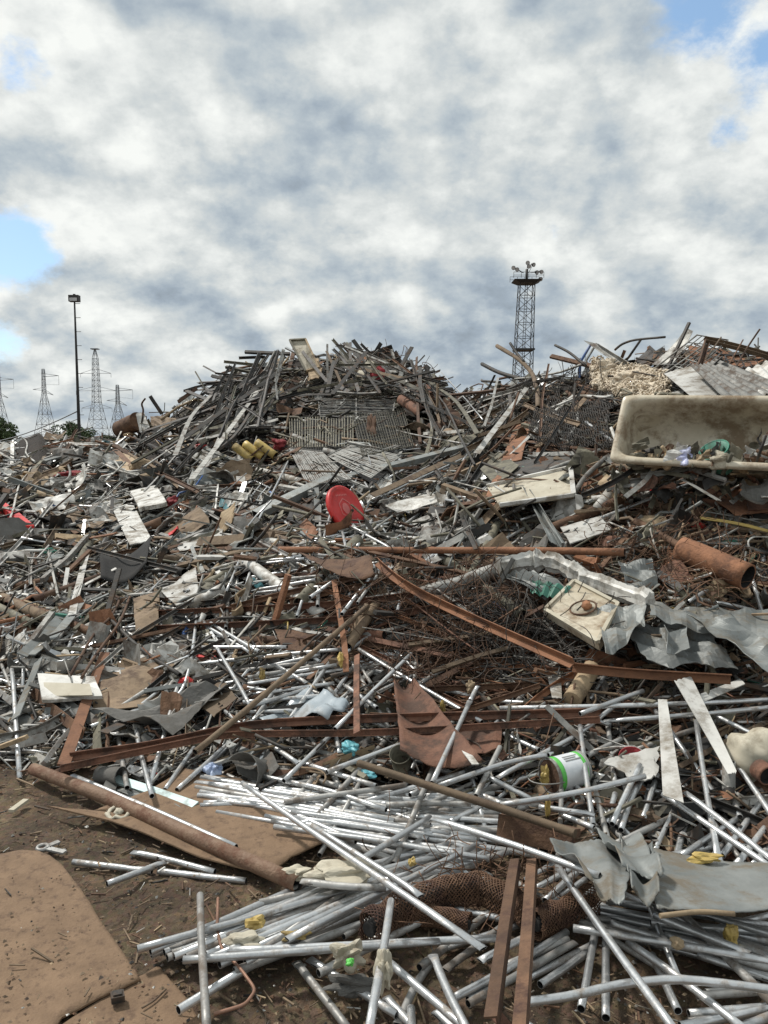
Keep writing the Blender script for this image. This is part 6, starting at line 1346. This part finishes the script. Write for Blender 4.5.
# pipes, hoses
for _ in range(34):
    p = pick((-20, 430, 800, 640))
    if not p: continue
    u, v = p; px = surfY(u, v) / F; L = R.uniform(.3, .9) / px; a = math.radians(R.gauss(0, 40)); m = R.choice(['rust', 'steel', 'brown', 'dark', 'olive', 'white'])
    tube([(u - L / 2 * math.cos(a), v + L / 2 * math.sin(a)), (u + L / 2 * math.cos(a), v - L / 2 * math.sin(a))], R.uniform(.1, .25), R.uniform(.03, .055) * (1 + .03 * (1 / px * 0)), m, name='scrap_pipe', cat='pipe', group='short thick scrap pipes', noun={'rust': 'rusty pipe', 'steel': 'grey pipe', 'brown': 'brown pipe', 'dark': 'dark pipe', 'olive': 'drab pipe', 'white': 'pale pipe'}[m], sides=14, seg=4, crush=False)
for _ in range(130):
    p = pick((-20, 400, 800, 830))
    if not p: continue
    u, v = p; k = surfY(u, v) / 6; pts = [(u, v)]; a = R.uniform(0, 6.28)
    for _i in range(5): a += R.uniform(-.9, .9); pts.append((pts[-1][0] + 9 * math.cos(a), pts[-1][1] + 6 * math.sin(a)))
    m = R.choice(['dark', 'rust', 'white', 'brown', 'steel']); rod(pts, R.uniform(.004, .009) * k, m, R.uniform(.1, .3) * k, None, 'loose_cable', 'cable', 'loose curling cables', {'dark': 'dark', 'rust': 'rusty', 'white': 'pale', 'brown': 'brown', 'steel': 'grey'}[m] + ' curling cable', seg=3)
# ================================================================== UNCOUNTABLE RUBBLE
PAL = ['steel_s', 'galv_s', 'dark_s', 'rust_s', 'orange_s', 'white_s', 'tan_s', 'olive_s', 'brown_s', 'alu_s', 'red_s', 'blue_s', 'yellow_s', 'green_s', 'redrust_s']
def weights(u, v):  # dark shares raised so piece colour imitates the shaded gaps
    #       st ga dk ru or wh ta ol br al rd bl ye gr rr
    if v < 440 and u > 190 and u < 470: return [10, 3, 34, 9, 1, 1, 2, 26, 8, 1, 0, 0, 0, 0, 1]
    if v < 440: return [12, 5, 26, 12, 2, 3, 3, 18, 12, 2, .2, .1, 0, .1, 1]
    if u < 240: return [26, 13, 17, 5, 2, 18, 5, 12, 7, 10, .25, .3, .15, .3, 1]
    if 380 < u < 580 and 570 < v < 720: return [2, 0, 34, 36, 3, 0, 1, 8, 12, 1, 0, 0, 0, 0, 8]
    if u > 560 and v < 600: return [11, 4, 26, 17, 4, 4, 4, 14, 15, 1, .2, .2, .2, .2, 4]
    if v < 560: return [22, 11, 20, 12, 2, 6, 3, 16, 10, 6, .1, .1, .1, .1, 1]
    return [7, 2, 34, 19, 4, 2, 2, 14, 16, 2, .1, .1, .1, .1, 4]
def rubble():
    mb = MB(); N_ = 25500; k = 0; rr = random.Random(99)
    PALE = (0, 1, 5, 6, 9); DK = (2, 3, 7, 8, 14)
    while k < N_:
        u = rr.uniform(-330, 1100); v = rr.uniform(345, 850)
        vc, vb, _ = colpar(u)
        if not (vc - 3 < v < vb + 12): continue
        if (u < -40 or u > 810) and rr.random() < .55: continue
        if 195 < u < 520 and v > 772: continue
        k += 1
        Y = min(surfY(u, v), 20); eu, ev, nn = frame(u, min(v, vb - 6)); q = max(1, Y / 6) ** .62 * (.62 if Y < 4.9 else .8 if Y < 5.8 else 1)
        sz = min(2.6, rr.paretovariate(2.6)) * .72; q *= sz
        c = pt0(u, v, rr.uniform(-.06, .13) * max(.6, Y / 6))
        cl = noise.noise(V((u / 38, v / 24, 1.5))); W = weights(u, v)
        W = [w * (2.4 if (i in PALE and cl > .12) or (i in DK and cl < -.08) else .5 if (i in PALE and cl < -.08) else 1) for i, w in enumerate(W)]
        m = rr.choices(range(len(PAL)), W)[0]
        a0 = noise.noise(V((u / 70, v / 45, 9))) * 2.2 + .15
        a = rr.uniform(0, 6.28) if rr.random() < .3 else rr.gauss(a0, .38)
        X = (eu * math.cos(a) + ev * math.sin(a) + nn * rr.uniform(-.35, .5)).normalized(); Yv = X.cross(nn).normalized(); Z = X.cross(Yv)
        t = rr.random()
        if t < .28:   # bars
            L = rr.uniform(.06, .34) * q; w = rr.uniform(.003, .014) * q; mb.box(c, X * L, Yv * w, Z * w * rr.uniform(.15, 1), m)
        elif t < .66:  # bent rods
            L = rr.uniform(.06, .30) * q; b_ = rr.uniform(-.5, .5) * L; r = rr.uniform(.003, .009) * q; zz = rr.uniform(0, .25) * L
            mb.sweep([c - X * L, c - X * L * .45 + Yv * b_ * .4 + nn * zz * .7, c + X * L * .1 + Yv * b_ * .8 + nn * zz, c + X * L * .5 + Yv * b_, c + X * L], [(r, 0), (0, r), (-r, 0), (0, -r)], m, True)
        elif t < .88:  # curled sheet bits
            s = rr.uniform(.025, .12) * q; w = s * rr.uniform(.2, .9); i = len(mb.v); cu = rr.uniform(-.5, .5)
            g = [[c + X * (s * x * rr.uniform(.75, 1.15)) + Yv * (w * y * rr.uniform(.6, 1.2)) + Z * (rr.uniform(-.12, .12) + cu * (x * x + .5 * y * y)) * s for y in (-1, 0, 1)] for x in (-1, -.4, .4, 1)]
            for row in g: mb.v += row
            for x in range(3):
                for y in range(2): mb.face([i + x * 3 + y, i + (x + 1) * 3 + y, i + (x + 1) * 3 + y + 1, i + x * 3 + y + 1], m)
        elif t < .915: mb.stone(c, rr.uniform(.02, .07) * q, m)
        elif t < .965:  # folded strips
            L = rr.uniform(.05, .2) * q; w = rr.uniform(.01, .05) * q; th = rr.uniform(.4, 1.4); i = len(mb.v); tw = rr.uniform(-.6, .6)
            for x in (-1, 0, 1):
                e = Yv * math.cos(tw * x) + Z * math.sin(tw * x); e2 = Z * math.cos(tw * x) - Yv * math.sin(tw * x)
                mb.v += [c + X * L * x + e * w, c + X * L * x, c + X * L * x + (e * math.cos(th) + e2 * math.sin(th)) * -w]
            for x in range(2):
                for y in range(2): mb.face([i + x * 3 + y, i + (x + 1) * 3 + y, i + (x + 1) * 3 + y + 1, i + x * 3 + y + 1], m)
        else:
            r = rr.uniform(.010, .035) * q; L = r * rr.uniform(2, 6); mb.tube([c - X * L, c + X * L], r, m, 8, True, None, 2)
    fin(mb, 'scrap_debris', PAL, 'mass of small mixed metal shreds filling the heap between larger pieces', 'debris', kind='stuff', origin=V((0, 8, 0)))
rubble()
def tube_litter():
    mb = MB(); q = random.Random(12)
    for (b, n, ang) in (((140, 545, 430, 700), 230, (8, 38)), ((290, 790, 480, 845), 60, (-5, 12)), ((220, 700, 560, 790), 50, (5, 40)), ((250, 885, 500, 945), 16, (24, 9)), ((560, 700, 790, 860), 34, (0, 60)), ((560, 905, 790, 960), 12, (-12, 20)), ((360, 420, 560, 560), 45, (18, 30)), ((-10, 540, 180, 720), 130, (15, 45)), ((-10, 450, 260, 560), 60, (20, 40))):
        for _ in range(n):
            u = q.uniform(b[0], b[2]); v = q.uniform(b[1], b[3]); px = surfY(u, v) / F; L = q.uniform(.2, .9) / px; a = math.radians(q.gauss(*ang))
            P = line_pts([(u - L / 2 * math.cos(a), v + L / 2 * math.sin(a)), (u + L / 2 * math.cos(a), v - L / 2 * math.sin(a))], q.uniform(.01, .1), 3, .004)
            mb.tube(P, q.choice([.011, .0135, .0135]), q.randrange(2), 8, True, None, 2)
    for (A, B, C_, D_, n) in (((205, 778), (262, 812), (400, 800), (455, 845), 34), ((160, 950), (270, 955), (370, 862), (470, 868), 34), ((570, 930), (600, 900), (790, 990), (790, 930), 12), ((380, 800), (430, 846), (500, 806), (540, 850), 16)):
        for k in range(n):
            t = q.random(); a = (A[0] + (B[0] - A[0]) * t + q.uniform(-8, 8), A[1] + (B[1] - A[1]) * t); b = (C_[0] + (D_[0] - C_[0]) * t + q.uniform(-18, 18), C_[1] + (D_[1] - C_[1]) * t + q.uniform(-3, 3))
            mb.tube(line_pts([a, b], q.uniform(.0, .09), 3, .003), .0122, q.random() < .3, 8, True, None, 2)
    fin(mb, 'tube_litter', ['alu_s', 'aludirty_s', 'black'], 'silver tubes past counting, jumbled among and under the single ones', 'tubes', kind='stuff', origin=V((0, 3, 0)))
tube_litter()
def fines():   # small bits of the lower slope and the dirt
    mb = MB(); rr = random.Random(5)
    P2 = ['rust_s', 'dark_s', 'brown_s', 'white_s', 'steel_s', 'tan_s', 'dead']
    for k in range(9000):
        u = rr.uniform(-120, 890); v = rr.uniform(560, 1060)
        vc, vb, _ = colpar(u)
        if v > vb: p = S(u, v)
        else: p = pt(u, v, rr.uniform(0, .08))
        onp = v > vb
        s = rr.choice([.004, .006, .008, .012]) * (1 if onp else 1.6) * max(.7, p.y / 4)
        if onp: p.z = rr.uniform(0, .012) if u > 330 or rr.random() < .75 else .036
        m = rr.choices(range(7), [8, 7, 22, 2.2, 3, 3, 3])[0]
        if rr.random() < .82: mb.stone(p, s, m)
        else:
            a = rr.uniform(0, 6.28); X = V((math.cos(a), math.sin(a), rr.uniform(-.2, .3))) * s * rr.uniform(2, 6); mb.box(p, X, V((-X.y, X.x, 0)).normalized() * s * .35, V((0, 0, s * .3)), m)
    fin(mb, 'gravel', P2, 'brown clods, chips and small stones strewn over the dirt', 'gravel', kind='stuff', origin=V((0, 3, 0)))
fines()
resolve_labels()
# ------------------------------------------------------------------ picture settings
sc.view_settings.view_transform = 'Standard'; sc.view_settings.look = 'None'; sc.view_settings.exposure = .10; sc.view_settings.gamma = 1
sc.render.engine = 'CYCLES'; sc.cycles.max_bounces = 5; sc.cycles.diffuse_bounces = 3; sc.cycles.glossy_bounces = 3
sc.render.resolution_x = 768; sc.render.resolution_y = 1024
